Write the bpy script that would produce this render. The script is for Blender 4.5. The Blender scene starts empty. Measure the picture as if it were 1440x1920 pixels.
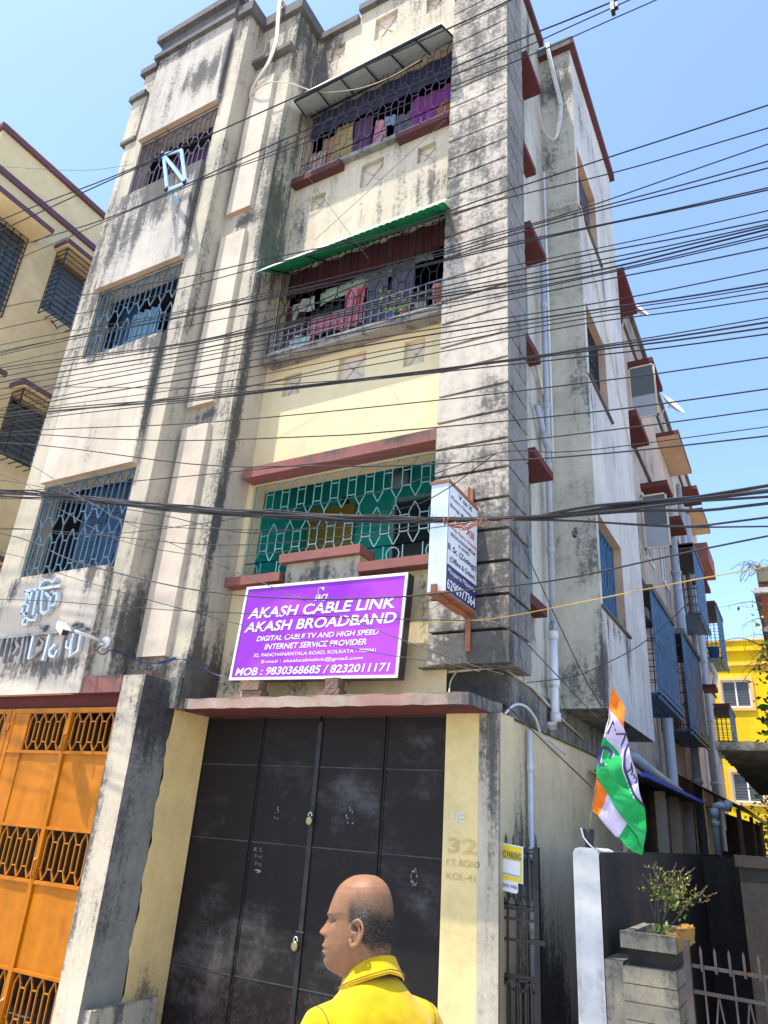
import bpy, bmesh, math, random
from mathutils import Vector, Matrix
random.seed(7)
SC = bpy.context.scene
COL = SC.collection
# ------------------------------------------------------------------ camera
cam = bpy.data.cameras.new('camera')
cam.sensor_fit = 'HORIZONTAL'; cam.sensor_width = 36; cam.lens = 36*1351/1440
cam.clip_start = .05; cam.clip_end = 4000
camo = bpy.data.objects.new('camera', cam); COL.objects.link(camo)
cr = Vector((0.87596431, 0.4778917, 0.06562059)); cu = Vector((0.13889551, -0.38015561, 0.91443411)); cf = Vector((-0.4619465, 0.79189724, 0.39937976))
camo.matrix_world = Matrix(((cr.x, cu.x, -cf.x, 0), (cr.y, cu.y, -cf.y, 0), (cr.z, cu.z, -cf.z, 1.8), (0, 0, 0, 1)))
SC.camera = camo
# ------------------------------------------------------------------ daylight
SUN_DIR = Vector((.62, 1, -3.40)).normalized()          # the way the light travels
to_sun = -SUN_DIR
w = bpy.data.worlds.new('World'); SC.world = w; w.use_nodes = True
nt = w.node_tree; bg = nt.nodes['Background']
sky = nt.nodes.new('ShaderNodeTexSky'); sky.sky_type = 'NISHITA'; sky.sun_disc = False
sky.sun_elevation = math.asin(to_sun.z); sky.sun_rotation = math.atan2(to_sun.x, to_sun.y)
sky.air_density = 1.0; sky.dust_density = 1.0; sky.ozone_density = 4.2; sky.altitude = 10
nt.links.new(sky.outputs[0], bg.inputs[0]); bg.inputs[1].default_value = .15
sl = bpy.data.lights.new('sun', 'SUN'); sl.energy = 3.0; sl.angle = math.radians(.55); sl.color = (1, .93, .81)
so = bpy.data.objects.new('sun', sl); COL.objects.link(so); so.location = (-6, -10, 30)
so.rotation_euler = (SUN_DIR).to_track_quat('-Z', 'Y').to_euler()
vs = SC.view_settings; vs.view_transform = 'Standard'; vs.look = 'None'; vs.gamma = 1; vs.exposure = 1.40
SC.cycles.max_bounces = 8; SC.cycles.diffuse_bounces = 5

# ------------------------------------------------------------------ materials
MAT = {}
def newmat(name):
    m = bpy.data.materials.new(name); m.use_nodes = True
    MAT[name] = m
    return m, m.node_tree, m.node_tree.nodes['Principled BSDF']
def nd(t, kind, **kw):
    n = t.nodes.new(kind)
    for k, v in kw.items():
        if k.startswith('i_'): n.inputs[k[2:].replace('_', ' ')].default_value = v
        elif k[0] == 'n' and k[1:].isdigit(): n.inputs[int(k[1:])].default_value = v
        else: setattr(n, k, v)
    return n
def noise(t, pos, sc, detail=5, rough=.55, stretch=None):
    if stretch:
        mp = nd(t, 'ShaderNodeVectorMath', operation='MULTIPLY'); t.links.new(pos, mp.inputs[0]); mp.inputs[1].default_value = stretch; pos = mp.outputs[0]
    n = nd(t, 'ShaderNodeTexNoise', i_Scale=sc, i_Detail=detail, i_Roughness=rough); t.links.new(pos, n.inputs['Vector'])
    return n.outputs['Fac']
def madd(t, a, k, b=None):
    n = nd(t, 'ShaderNodeMath', operation='MULTIPLY_ADD'); t.links.new(a, n.inputs[0]); n.inputs[1].default_value = k
    if b is None: n.inputs[2].default_value = 0
    elif isinstance(b, (int, float)): n.inputs[2].default_value = b
    else: t.links.new(b, n.inputs[2])
    return n.outputs[0]
def mrange(t, v, a, b, lo=0, hi=1):
    n = nd(t, 'ShaderNodeMapRange', interpolation_type='SMOOTHSTEP'); t.links.new(v, n.inputs[0])
    n.inputs[1].default_value = a; n.inputs[2].default_value = b; n.inputs[3].default_value = lo; n.inputs[4].default_value = hi
    return n.outputs[0]
def mix(t, f, a, b):
    n = nd(t, 'ShaderNodeMix', data_type='RGBA')
    if isinstance(f, (int, float)): n.inputs[0].default_value = f
    else: t.links.new(f, n.inputs[0])
    for i, c in ((6, a), (7, b)):
        if isinstance(c, tuple): n.inputs[i].default_value = (*c[:3], 1)
        else: t.links.new(c, n.inputs[i])
    return n.outputs[2]
def bump(t, b, h, strength, dist=.01):
    n = nd(t, 'ShaderNodeBump', i_Strength=strength, i_Distance=dist); t.links.new(h, n.inputs['Height']); t.links.new(n.outputs[0], b.inputs['Normal'])

def plaster(name, base, dirt=(.045, .045, .043), amt=.3, strength=.85, streak=.38, fine=24, second=None, crack=0, rough=.9):
    m, t, b = newmat(name)
    pos = nd(t, 'ShaderNodeNewGeometry').outputs['Position']
    big = noise(t, pos, 1.25, 6, .6); st = noise(t, pos, 1, 8, .68, (8, 8, .7)); sp = noise(t, pos, fine, 7, .78)
    mid = noise(t, pos, 5.5, 8, .72)
    g = nd(t, 'ShaderNodeAttribute', attribute_name='grime_shading').outputs['Fac']
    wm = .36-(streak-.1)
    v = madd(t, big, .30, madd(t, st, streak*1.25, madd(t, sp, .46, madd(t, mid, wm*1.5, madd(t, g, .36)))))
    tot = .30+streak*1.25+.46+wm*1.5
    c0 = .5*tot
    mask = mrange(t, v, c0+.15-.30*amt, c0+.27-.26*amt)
    b2 = second or tuple(c*.80 for c in base)
    var = mrange(t, madd(t, big, .6, madd(t, mid, .4)), .36, .64)
    col = mix(t, var, base, b2)
    # soft greying before the black mould
    soft = mrange(t, v, c0 - .02 - .26*amt, c0 + .26 - .26*amt, 0, .22+.5*min(amt, .5))
    greyed = tuple(.45*x + .55*y for x, y in zip((sum(base)/3*.62,)*3, dirt))
    col = mix(t, soft, col, greyed)
    ms = madd(t, mask, strength)
    dv = mix(t, mrange(t, madd(t, mid, .5, madd(t, sp, .5)), .38, .64), tuple(.55*x for x in dirt), tuple(min(1, 1.7*x+.02) for x in dirt))
    col = mix(t, ms, col, dv)
    if crack:
        vo = nd(t, 'ShaderNodeTexVoronoi', feature='DISTANCE_TO_EDGE', i_Scale=crack)
        wob = nd(t, 'ShaderNodeTexNoise', i_Scale=6, i_Detail=4)
        t.links.new(pos, wob.inputs['Vector'])
        ad = nd(t, 'ShaderNodeVectorMath', operation='MULTIPLY_ADD'); t.links.new(wob.outputs['Color'], ad.inputs[0]); ad.inputs[1].default_value = (.35,)*3; t.links.new(pos, ad.inputs[2])
        t.links.new(ad.outputs[0], vo.inputs['Vector'])
        cm_ = nd(t, 'ShaderNodeMath', operation='MULTIPLY'); t.links.new(mrange(t, vo.outputs['Distance'], .0, .013, .6, 0), cm_.inputs[0]); t.links.new(mrange(t, big, .46, .6), cm_.inputs[1]); col = mix(t, cm_.outputs[0], col, dirt)
    t.links.new(col, b.inputs['Base Color'])
    b.inputs['Roughness'].default_value = rough; b.inputs['Specular IOR Level'].default_value = .25
    bump(t, b, madd(t, sp, .5, madd(t, mid, .8)), .45, .012)
    return m
def paint(name, col, rough=.5, var=.15, dirt=(.05, .04, .03), amt=.12, metal=0, scale=9, spec=.4, trans=0):
    m, t, b = newmat(name)
    pos = nd(t, 'ShaderNodeNewGeometry').outputs['Position']
    n1 = noise(t, pos, scale, 6, .6); n2 = noise(t, pos, 1, 6, .6, (9, 9, 1.2))
    v = madd(t, n1, .5, madd(t, n2, .5))
    c = mix(t, mrange(t, v, .4, .62), tuple(min(1, x*(1+var*.3)) for x in col), tuple(x*(1-var) for x in col))
    c = mix(t, mrange(t, v, .62 - amt*.35, .74 - amt*.3, 0, .7), c, dirt)
    t.links.new(c, b.inputs['Base Color'])
    b.inputs['Roughness'].default_value = rough; b.inputs['Metallic'].default_value = metal; b.inputs['Specular IOR Level'].default_value = spec
    t.links.new(mrange(t, n1, .3, .7, rough*.8, min(1, rough*1.25)), b.inputs['Roughness'])
    bump(t, b, n1, .12, .006)
    if trans: b.inputs['Transmission Weight'].default_value = trans
    return m
def cloth(name, col, stripe=None, k=60):
    m, t, b = newmat(name)
    pos = nd(t, 'ShaderNodeNewGeometry').outputs['Position']
    n1 = noise(t, pos, 14, 4, .6); n2 = noise(t, pos, 300, 2, .5)
    c = mix(t, mrange(t, n1, .3, .7), col, tuple(x*.72 for x in col))
    if stripe:
        wv = nd(t, 'ShaderNodeTexWave', i_Scale=k/6.3, i_Distortion=1.2); t.links.new(pos, wv.inputs['Vector'])
        c = mix(t, mrange(t, wv.outputs['Fac'], .55, .7), c, stripe)
    t.links.new(c, b.inputs['Base Color']); b.inputs['Roughness'].default_value = .85; b.inputs['Specular IOR Level'].default_value = .2
    b.inputs['Sheen Weight'].default_value = .15
    bump(t, b, madd(t, n2, 1), .15, .002)
    return m
def glass(name, col, rough=.12):
    m, t, b = newmat(name)
    b.inputs['Base Color'].default_value = (*col, 1); b.inputs['Roughness'].default_value = rough; b.inputs['Specular IOR Level'].default_value = .6
    return m

DK = (.035, .036, .036)
plaster('cream', (.66, .55, .40), DK, .25, streak=.5)
plaster('panel_grey', (.55, .49, .41), DK, .24, streak=.5)
plaster('cream_clean', (.67, .56, .44), DK, .05)
plaster('panel', (.68, .57, .45), DK, .18, streak=.5)
plaster('yellow_cream', (.76, .62, .36), DK, .0, second=(.72, .58, .35))
plaster('grey_beige', (.57, .495, .37), DK, .29, streak=.5)
plaster('grey_stain', (.29, .275, .235), (.028, .028, .028), .50)
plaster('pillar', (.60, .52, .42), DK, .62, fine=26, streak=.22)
plaster('pillar_shaded', (.27, .26, .25), (.04, .04, .043), .44)  # darker pillar copy, paints in the shade of the lane face
plaster('coping', (.15, .14, .135), (.025, .025, .027), .45)
plaster('coping_red', (.13, .045, .045), (.03, .028, .028), .35)
plaster('concrete', (.33, .31, .27), (.03, .03, .029), .42)
plaster('lane', (.56, .53, .46), DK, .28, streak=.5)
plaster('lane_front', (.56, .53, .43), DK, .33, crack=3.4)
plaster('lane_side', (.62, .60, .57), DK, .2, streak=.55)
plaster('ground_wall', (.80, .63, .39), (.022, .021, .021), .16)
plaster('pier_yellow', (.80, .63, .29), (.20, .17, .10), .10)
plaster('ochre', (.90, .64, .27), (.10, .08, .05), .08)
plaster('red_oxide', (.30, .12, .10), (.07, .055, .05), .22)
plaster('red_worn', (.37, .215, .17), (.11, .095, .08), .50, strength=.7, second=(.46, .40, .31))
plaster('maroon', (.13, .036, .038), (.03, .02, .02), .2)  # red oxide darkened to carry the lane side's shade in its colour
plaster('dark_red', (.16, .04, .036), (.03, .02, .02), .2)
plaster('left_cream', (.88, .68, .38), (.2, .15, .08), .03)
plaster('left_purple', (.17, .085, .11), (.05, .03, .04), .1)
plaster('teal', (.015, .46, .40), (.01, .2, .16), .0, rough=.6)
plaster('interior', (.10, .085, .10), (.02, .02, .02), .2)
plaster('interior_purple', (.055, .04, .075), (.02, .02, .02), .2)
plaster('passage', (.42, .33, .20), (.08, .06, .04), .2)
plaster('black_wall', (.058, .048, .040), (.013, .012, .011), .58)
plaster('white_wall', (.55, .55, .54), (.2, .2, .19), .2)
plaster('moss_concrete', (.22, .20, .165), (.03, .028, .022), .52, second=(.30, .26, .17))
plaster('soffit_peach', (.54, .39, .275), (.10, .07, .05), .1)  # peach tint paints bounced ground light into undersides and reveals
plaster('beige_far', (.52, .43, .36), (.06, .055, .05), .25)
plaster('yellow_house', (.86, .58, .012), (.3, .2, .02), .04)
plaster('yellow_trim', (.80, .53, .22), (.3, .2, .1), .05)
plaster('red_house', (.42, .11, .07), (.05, .03, .03), .2)
plaster('groove', (.05, .03, .022), (.03, .025, .02), .3)
plaster('brick', (.22, .135, .095), (.05, .04, .035), .38, fine=60)
plaster('pale_road', (.44, .41, .37), (.1, .1, .1), .1); plaster('pale_ground', (.46, .42, .36), (.12, .11, .1), .1)  # unseen road and ground made pale to bounce warm fill onto facades
plaster('moss_orange', (.36, .19, .04), (.05, .035, .015), .35, fine=60)
plaster('soil', (.06, .045, .03), (.02, .015, .01), .4)
paint('white_paint', (.74, .74, .73), .5, .1)
paint('blue_paint', (.016, .052, .11), .45, .2, amt=.2)
paint('blue_box', (.022, .06, .12), .5, .25, amt=.22)
paint('cage_blue', (.05, .145, .28), .5, .25, amt=.2)
paint('teal_bar', (.20, .37, .38), .4, .2)
paint('silver_bar', (.22, .22, .26), .4, .15)
paint('blue_bar', (.10, .18, .25), .4, .2, amt=.1)
paint('purple_bar', (.13, .11, .16), .45, .2)
paint('dark_bar', (.018, .018, .024), .45, .2)
paint('black_iron', (.022, .02, .019), .5, .3, dirt=(.07, .045, .03), amt=.2)
paint('rust_iron', (.075, .062, .055), .7, .3, dirt=(.16, .07, .035), amt=.4)
paint('orange_paint', (.47, .150, .003), .5, .16, dirt=(.24, .075, .015), amt=.16, scale=4, spec=.2)
paint('orange_dark', (.44, .145, .006), .4, .1, dirt=(.30, .09, .01), amt=.05)
paint('brown_frame', (.30, .11, .05), .5, .2, amt=.15)
paint('pipe_grey', (.36, .41, .47), .4, .12, amt=.16)
paint('pipe_white', (.66, .68, .71), .4, .1, amt=.1)
paint('pvc_cream', (.62, .52, .38), .5, .15, amt=.15)
paint('light_blue', (.36, .55, .74), .4, .12, amt=.15)
paint('wire_black', (.018, .018, .022), .5, .1)
paint('wire_yellow', (.52, .36, .07), .5, .1)
paint('wire_brown', (.38, .20, .10), .5, .1)
paint('wire_pink', (.34, .13, .09), .5, .1)
paint('cable_blue', (.02, .04, .13), .5, .1)
paint('aluminium', (.62, .66, .70), .32, .08, metal=.25, amt=.04)
paint('sign_white', (.74, .75, .78), .4, .04, amt=.02)
paint('sign_navy', (.035, .03, .12), .4, .1, amt=.02)
paint('sign_red', (.55, .05, .06), .4, .1, amt=.02)
paint('letter_dark', (.035, .03, .09), .45, .1, amt=.02)
paint('letter_black', (.02, .02, .02), .45, .1, amt=.02)
paint('letter_steel', (.60, .66, .72), .3, .1, metal=.3, amt=.15)
paint('letter_old', (.26, .25, .25), .5, .3, dirt=(.06, .055, .05), amt=.4)
paint('letter_ochre', (.60, .43, .17), .8, .1, amt=.05)
paint('sign_yellow', (.80, .58, .01), .4, .05, amt=.03)
paint('box_black', (.02, .018, .03), .35, .1)
paint('brass', (.34, .27, .15), .35, .15, metal=.7)
paint('awning_white', (.74, .72, .69), .55, .12, amt=.12)
paint('awning_green', (.02, .42, .16), .5, .2, amt=.15)
paint('tarp_blue', (.03, .11, .52), .5, .2, amt=.12)
paint('sheet_dark', (.035, .034, .036), .6, .3, amt=.2)
paint('door_olive', (.30, .22, .035), .5, .1)
paint('wood', (.22, .14, .09), .7, .3, amt=.3)
paint('terracotta', (.40, .14, .07), .7, .15, amt=.15)
paint('plastic_blue', (.05, .17, .42), .4, .1)
paint('curtain_blue', (.15, .30, .42), .8, .2)
paint('dusty_iron', (.055, .052, .05), .8, .3); paint('chalk', (.22, .22, .22), .8, .2); paint('ring_navy', (.05, .03, .12), .6, .1, amt=.01)
paint('leaf', (.075, .16, .028), .55, .45, dirt=(.15, .13, .03), amt=.12, scale=40)
paint('leaf_yellow', (.30, .27, .05), .6, .35, dirt=(.30, .17, .06), amt=.4, scale=40)
paint('leaf_light', (.30, .42, .06), .5, .3, amt=.05, scale=40)
paint('seedhead', (.36, .23, .11), .8, .3, amt=.1, scale=40)
paint('twig', (.09, .07, .055), .8, .3)
glass('window_glass', (.03, .035, .045)); glass('frosted', (.33, .36, .40), .5); glass('slat_glass', (.10, .12, .14), .2)
cloth('cloth_red', (.50, .06, .09), (.62, .20, .22), 160); cloth('cloth_pink', (.60, .25, .32)); cloth('cloth_slate', (.11, .11, .15)); cloth('cloth_maroon', (.10, .02, .03))
cloth('cloth_purple', (.19, .03, .20)); cloth('cloth_violet', (.11, .045, .13)); cloth('cloth_yellow', (.42, .32, .13)); cloth('cloth_orange', (.40, .18, .09), (.45, .34, .2), 90); cloth('cloth_cream', (.60, .46, .34), (.25, .14, .2), 70)
cloth('navy_tarp', (.035, .045, .12)); cloth('cloth_mint', (.42, .60, .50)); cloth('cloth_lilac', (.42, .40, .58)); cloth('cloth_grey', (.40, .40, .36)); cloth('cloth_blue', (.2, .33, .5)); cloth('cloth_black', (.02, .02, .03))
cloth('flag_orange', (.85, .20, .015)); cloth('flag_white', (.66, .58, .82)); cloth('flag_green', (.015, .36, .085))
cloth('shirt', (.64, .395, .002)); cloth('stripe_dark', (.16, .13, .02)); cloth('trousers', (.03, .035, .05)); cloth('shoe', (.02, .016, .012))
# printed purple banner: cloudy violet print
m, t, b = newmat('banner')
pos = nd(t, 'ShaderNodeNewGeometry').outputs['Position']
n1 = noise(t, pos, 1.6, 3, .45, (1, 1, 1.8))
t.links.new(mix(t, mrange(t, n1, .40, .60), (.25, .012, .46), (.37, .045, .60)), b.inputs['Base Color']); b.inputs['Roughness'].default_value = .3; bump(t, b, noise(t, pos, 3.2, 3, .5, (1, 1, .6)), .5, .05)
# weathered black garage door
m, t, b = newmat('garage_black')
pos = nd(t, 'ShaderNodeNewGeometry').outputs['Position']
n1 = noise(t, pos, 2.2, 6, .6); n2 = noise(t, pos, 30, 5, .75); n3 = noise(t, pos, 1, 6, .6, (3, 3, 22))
g = nd(t, 'ShaderNodeAttribute', attribute_name='grime_shading').outputs['Fac']
dust_sunlit = mrange(t, madd(t, n1, .62, madd(t, n2, .22, madd(t, n3, .16, madd(t, g, .22)))), .52, .84)  # real dust, plus paler low leaves painted as sunlight
c = mix(t, dust_sunlit, (.015, .012, .0115), (.135, .13, .128))
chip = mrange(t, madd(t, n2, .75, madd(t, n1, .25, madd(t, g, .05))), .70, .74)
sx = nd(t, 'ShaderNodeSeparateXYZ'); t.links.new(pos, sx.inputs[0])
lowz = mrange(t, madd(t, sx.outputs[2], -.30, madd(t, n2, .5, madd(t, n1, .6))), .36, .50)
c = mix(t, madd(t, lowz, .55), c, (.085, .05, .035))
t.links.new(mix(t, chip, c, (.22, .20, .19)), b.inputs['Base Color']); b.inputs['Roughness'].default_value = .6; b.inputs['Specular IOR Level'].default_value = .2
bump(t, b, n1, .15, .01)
# skin and hair
m, t, b = newmat('skin')
at = nd(t, 'ShaderNodeAttribute', attribute_name='tint').outputs['Color']
pos = nd(t, 'ShaderNodeNewGeometry').outputs['Position']
n1 = noise(t, pos, 45, 4, .6); n2 = noise(t, pos, 380, 3, .6)
mm = nd(t, 'ShaderNodeMix', data_type='RGBA', blend_type='MULTIPLY'); mm.inputs[0].default_value = 1
t.links.new(at, mm.inputs[6]); t.links.new(mix(t, mrange(t, n1, .35, .65), (1.06, 1.04, 1.0), (.90, .86, .84)), mm.inputs[7])
t.links.new(mm.outputs[2], b.inputs['Base Color']); b.inputs['Roughness'].default_value = .55; b.inputs['Specular IOR Level'].default_value = .35
b.inputs['Subsurface Weight'].default_value = .12; b.inputs['Subsurface Radius'].default_value = (.010, .004, .002)
bump(t, b, n2, .12, .001)
paint('hair', (.022, .018, .016), .45, .3, amt=0); paint('hair_grey', (.10, .09, .085), .5, .3, amt=0)

# ------------------------------------------------------------------ mesh builder
class MB:
    def __init__(s): s.v = []; s.f = []; s.m = []; s.zones = None
    def quad(s, a, b, c, d, mi=0):
        i = len(s.v); s.v += [tuple(a), tuple(b), tuple(c), tuple(d)]; s.f.append((i, i+1, i+2, i+3)); s.m.append(mi); return s
    def poly(s, pts, mi=0):
        i = len(s.v); s.v += [tuple(p) for p in pts]; s.f.append(tuple(range(i, i+len(pts)))); s.m.append(mi); return s
    def box(s, x0, x1, y0, y1, z0, z1, mi=0, bev=0):
        i = len(s.v)
        s.v += [(x0, y0, z0), (x1, y0, z0), (x1, y1, z0), (x0, y1, z0), (x0, y0, z1), (x1, y0, z1), (x1, y1, z1), (x0, y1, z1)]
        for q in ((0, 3, 2, 1), (4, 5, 6, 7), (0, 1, 5, 4), (1, 2, 6, 5), (2, 3, 7, 6), (3, 0, 4, 7)): s.f.append(tuple(i+k for k in q)); s.m.append(mi)
        return s
    def gbox(s, x0, x1, y0, y1, z0, z1, step=.12, mi=0, faces='fblrtu', jit=0):
        """box made of small quads so that grime can vary over it; f front(-y) b back r(+x) l(-x) t top u under"""
        def cuts(a, b): n = max(1, int(round((b-a)/step))); return [a+(b-a)*k/n for k in range(n+1)]
        X, Y, Z = cuts(x0, x1), cuts(y0, y1), cuts(z0, z1)
        if 'f' in faces: s.grid(X, Z, lambda u, v: (u, y0, v), mi)
        if 'b' in faces: s.grid(X, Z, lambda u, v: (u, y1, v), mi, True)
        if 'r' in faces: s.grid(Y, Z, lambda u, v: (x1, u, v), mi)
        if 'l' in faces: s.grid(Y, Z, lambda u, v: (x0, u, v), mi, True)
        if 't' in faces: s.grid(X, Y, lambda u, v: (u, v, z1), mi)
        if 'u' in faces: s.grid(X, Y, lambda u, v: (u, v, z0), mi, True)
        return s
    def grid(s, U, V, fn, mi=0, flip=False, holes=()):
        i = len(s.v); nu = len(U)
        for v in V:
            for u in U: s.v.append(tuple(fn(u, v)))
        for b in range(len(V)-1):
            for a in range(nu-1):
                cu_, cv_ = (U[a]+U[a+1])/2, (V[b]+V[b+1])/2
                if any(h[0] < cu_ < h[1] and h[2] < cv_ < h[3] for h in holes): continue
                q = (i+b*nu+a, i+b*nu+a+1, i+(b+1)*nu+a+1, i+(b+1)*nu+a)
                s.f.append(q[::-1] if flip else q); s.m.append(mi)
        return s
    def wall(s, u0, u1, v0, v1, fn, holes=(), depth=.2, step=.14, mi=0, flip=False, rmi=None):
        """sheet with openings and their reveals; fn(u, v, d): d = metres behind the face"""
        def cuts(a, b, extra):
            ks = sorted({a, b, *[e for e in extra if a < e < b]}); out = []
            for p, q in zip(ks, ks[1:]):
                n = max(1, int(round((q-p)/step))); out += [p+(q-p)*k/n for k in range(n)]
            return out+[b]
        U = cuts(u0, u1, [h[0] for h in holes]+[h[1] for h in holes]); V = cuts(v0, v1, [h[2] for h in holes]+[h[3] for h in holes])
        s.grid(U, V, lambda u, v: fn(u, v, 0), mi, flip, holes)
        r = mi if rmi is None else rmi; dep0 = depth
        for h in holes:
            a, b, c, d = h[:4]; depth = h[4] if len(h) > 4 else dep0
            s.quad(fn(a, c, 0), fn(a, c, depth), fn(a, d, depth), fn(a, d, 0), r); s.quad(fn(b, c, 0), fn(b, d, 0), fn(b, d, depth), fn(b, c, depth), r)
            s.quad(fn(a, c, 0), fn(b, c, 0), fn(b, c, depth), fn(a, c, depth), r); s.quad(fn(a, d, 0), fn(a, d, depth), fn(b, d, depth), fn(b, d, 0), r)
        return s
    def tube(s, pts, r, n=6, mi=0, cap=True):
        pts = [Vector(p) for p in pts]; rings = []
        rr = r if isinstance(r, (list, tuple)) else [r]*len(pts)
        up = Vector((.31, .17, .93)).normalized()
        for k, p in enumerate(pts):
            d = (pts[min(k+1, len(pts)-1)]-pts[max(k-1, 0)])
            d = d.normalized() if d.length > 1e-9 else Vector((0, 0, 1))
            a = d.cross(up)
            if a.length < .15: a = d.cross(Vector((1, 0, 0)))
            a.normalize(); b = d.cross(a)
            i = len(s.v)
            for j in range(n):
                an = 2*math.pi*j/n; q = p+(a*math.cos(an)+b*math.sin(an))*rr[k]; s.v.append(tuple(q))
            rings.append(i)
        for p, q in zip(rings, rings[1:]):
            for j in range(n): s.f.append((p+j, q+j, q+(j+1) % n, p+(j+1) % n)); s.m.append(mi)
        if cap:
            s.f.append(tuple(rings[0]+j for j in range(n))); s.m.append(mi); s.f.append(tuple(rings[-1]+j for j in reversed(range(n)))); s.m.append(mi)
        return s
    def bar(s, a, b, w, d, nrm, mi=0):
        """flat bar from a to b, w wide in the plane, d deep along nrm"""
        a = Vector(a); b = Vector(b); nrm = Vector(nrm); t = (b-a)
        if t.length < 1e-6: return s
        t.normalize(); sd = t.cross(nrm).normalized()*w/2; n2 = nrm*d/2
        i = len(s.v)
        for p in (a, b):
            for q in (-sd-n2, sd-n2, sd+n2, -sd+n2): s.v.append(tuple(p+q))
        for q in ((0, 1, 2, 3), (4, 7, 6, 5), (0, 4, 5, 1), (1, 5, 6, 2), (2, 6, 7, 3), (3, 7, 4, 0)): s.f.append(tuple(i+k for k in q)); s.m.append(mi)
        return s
    def plate(s, pts, nrm, d, mi=0):
        """outline given thickness d along nrm"""
        nrm = Vector(nrm)*d; i = len(s.v); n = len(pts)
        s.v += [tuple(p) for p in pts]+[tuple(Vector(p)+nrm) for p in pts]
        s.f.append(tuple(range(i, i+n))); s.m.append(mi); s.f.append(tuple(range(i+2*n-1, i+n-1, -1))); s.m.append(mi)
        for k in range(n): s.f.append((i+k, i+n+k, i+n+(k+1) % n, i+(k+1) % n)); s.m.append(mi)
        return s
    def lathe(s, c, prof, n=16, mi=0):
        c = Vector(c); rings = []
        for r, z in prof:
            rings.append(len(s.v))
            for j in range(n): an = 2*math.pi*j/n; s.v.append((c.x+r*math.cos(an), c.y+r*math.sin(an), c.z+z))
        for p, q in zip(rings, rings[1:]):
            for j in range(n): s.f.append((p+j, p+(j+1) % n, q+(j+1) % n, q+j)); s.m.append(mi)
        s.f.append(tuple(rings[0]+j for j in reversed(range(n)))); s.m.append(mi); s.f.append(tuple(rings[-1]+j for j in range(n))); s.m.append(mi)
        return s
    def text(s, body, fn, u0, u1, v0, v1, bold=0, shear=0, depth=.003, mi=0):
        """lettering fitted to the rectangle u0..u1, v0..v1; fn(u, v, d) maps it on to its surface"""
        c = bpy.data.curves.new('txt', 'FONT'); c.body = body; c.offset = bold; c.shear = shear; c.resolution_u = 3
        o = bpy.data.objects.new('txt', c); COL.objects.link(o)
        me = bpy.data.meshes.new_from_object(o)
        xs = [v.co.x for v in me.vertices]; ys = [v.co.y for v in me.vertices]
        x0, x1, y0, y1 = min(xs), max(xs), min(ys), max(ys); i = len(s.v)
        M = lambda co, d: fn(u0+(co.x-x0)/(x1-x0)*(u1-u0), v0+(co.y-y0)/(y1-y0)*(v1-v0), d)
        s.v += [tuple(M(v.co, depth)) for v in me.vertices]
        for p in me.polygons: s.f.append(tuple(i+k for k in p.vertices)); s.m.append(mi)
        if depth > .006:
            n = len(me.vertices); s.v += [tuple(M(v.co, 0)) for v in me.vertices]
            ec = {}
            for p in me.polygons:
                for e in p.edge_keys: ec[e] = ec.get(e, 0)+1
            for (a, b), k in ec.items():
                if k == 1: s.f.append((i+a, i+b, i+n+b, i+n+a)); s.m.append(mi)
        bpy.data.objects.remove(o); bpy.data.curves.remove(c); bpy.data.meshes.remove(me)
        return s
    def stroke(s, pts, wd, fn, d0, d1, mi=0):
        """one pen stroke of even width, raised from d0 to d1"""
        P = [Vector((*p, 0)) for p in pts]
        def at(k, e):
            a = P[max(k-1, 0)]; b = P[min(k+1, len(P)-1)]; t = (b-a).normalized(); n = Vector((-t.y, t.x, 0))*wd/2
            ext = t*(wd*.25)*(-1 if k == 0 else (1 if k == len(P)-1 else 0))
            return P[k]+n*e+ext
        i = len(s.v)
        for k in range(len(P)):
            for e, d in ((-1, d0), (1, d0), (1, d1), (-1, d1)): q = at(k, e); s.v.append(tuple(fn(q.x, q.y, d)))
        for k in range(len(P)-1):
            for j in range(4): s.f.append((i+4*k+j, i+4*k+(j+1) % 4, i+4*k+4+(j+1) % 4, i+4*k+4+j)); s.m.append(mi)
        e = i+4*(len(P)-1); s.f.append((i, i+1, i+2, i+3)); s.m.append(mi); s.f.append((e+3, e+2, e+1, e)); s.m.append(mi)
        return s
    def build(s, name, mats, parent=None, smooth=False, label=None, zones=None, origin=None):
        me = bpy.data.meshes.new(name); off = Vector((0, 0, 0))
        if parent is not None:
            p = parent
            while p is not None: off += p.location; p = p.parent
        elif origin is None and s.v:
            xs, ys, zs = zip(*s.v); origin = Vector(((min(xs)+max(xs))/2, (min(ys)+max(ys))/2, min(zs)))
        if parent is None: off = Vector(origin)
        me.from_pydata([(x-off.x, y-off.y, z-off.z) for x, y, z in s.v], [], s.f)
        mats = mats if isinstance(mats, (list, tuple)) else [mats]
        for k in mats: me.materials.append(MAT[k])
        me.polygons.foreach_set('material_index', [min(k, len(mats)-1) for k in s.m])
        if smooth: me.polygons.foreach_set('use_smooth', [True]*len(s.f))
        if zones:
            a = me.attributes.new('grime_shading', 'FLOAT', 'POINT'); vals = []
            for x, y, z in s.v:
                g = 0
                for cx, cy, cz, rx, ry, rz, k in zones:
                    q = ((x-cx)/rx)**2+((y-cy)/ry)**2+((z-cz)/rz)**2
                    if q < 9: g += k*math.exp(-q)
                vals.append(max(-1, min(1.2, g)))
            a.data.foreach_set('value', vals)
        o = bpy.data.objects.new(name, me); COL.objects.link(o)
        if parent is None: o.location = off
        else: o.parent = parent
        if label: o['label'] = label
        return o
def thing(name, label, cat, loc=(0, 0, 0), group=None):
    o = bpy.data.objects.new(name, None); COL.objects.link(o); o.location = loc; o.empty_display_size = .2
    o['label'] = label; o['category'] = cat
    if group: o['group'] = group
    return o
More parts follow.
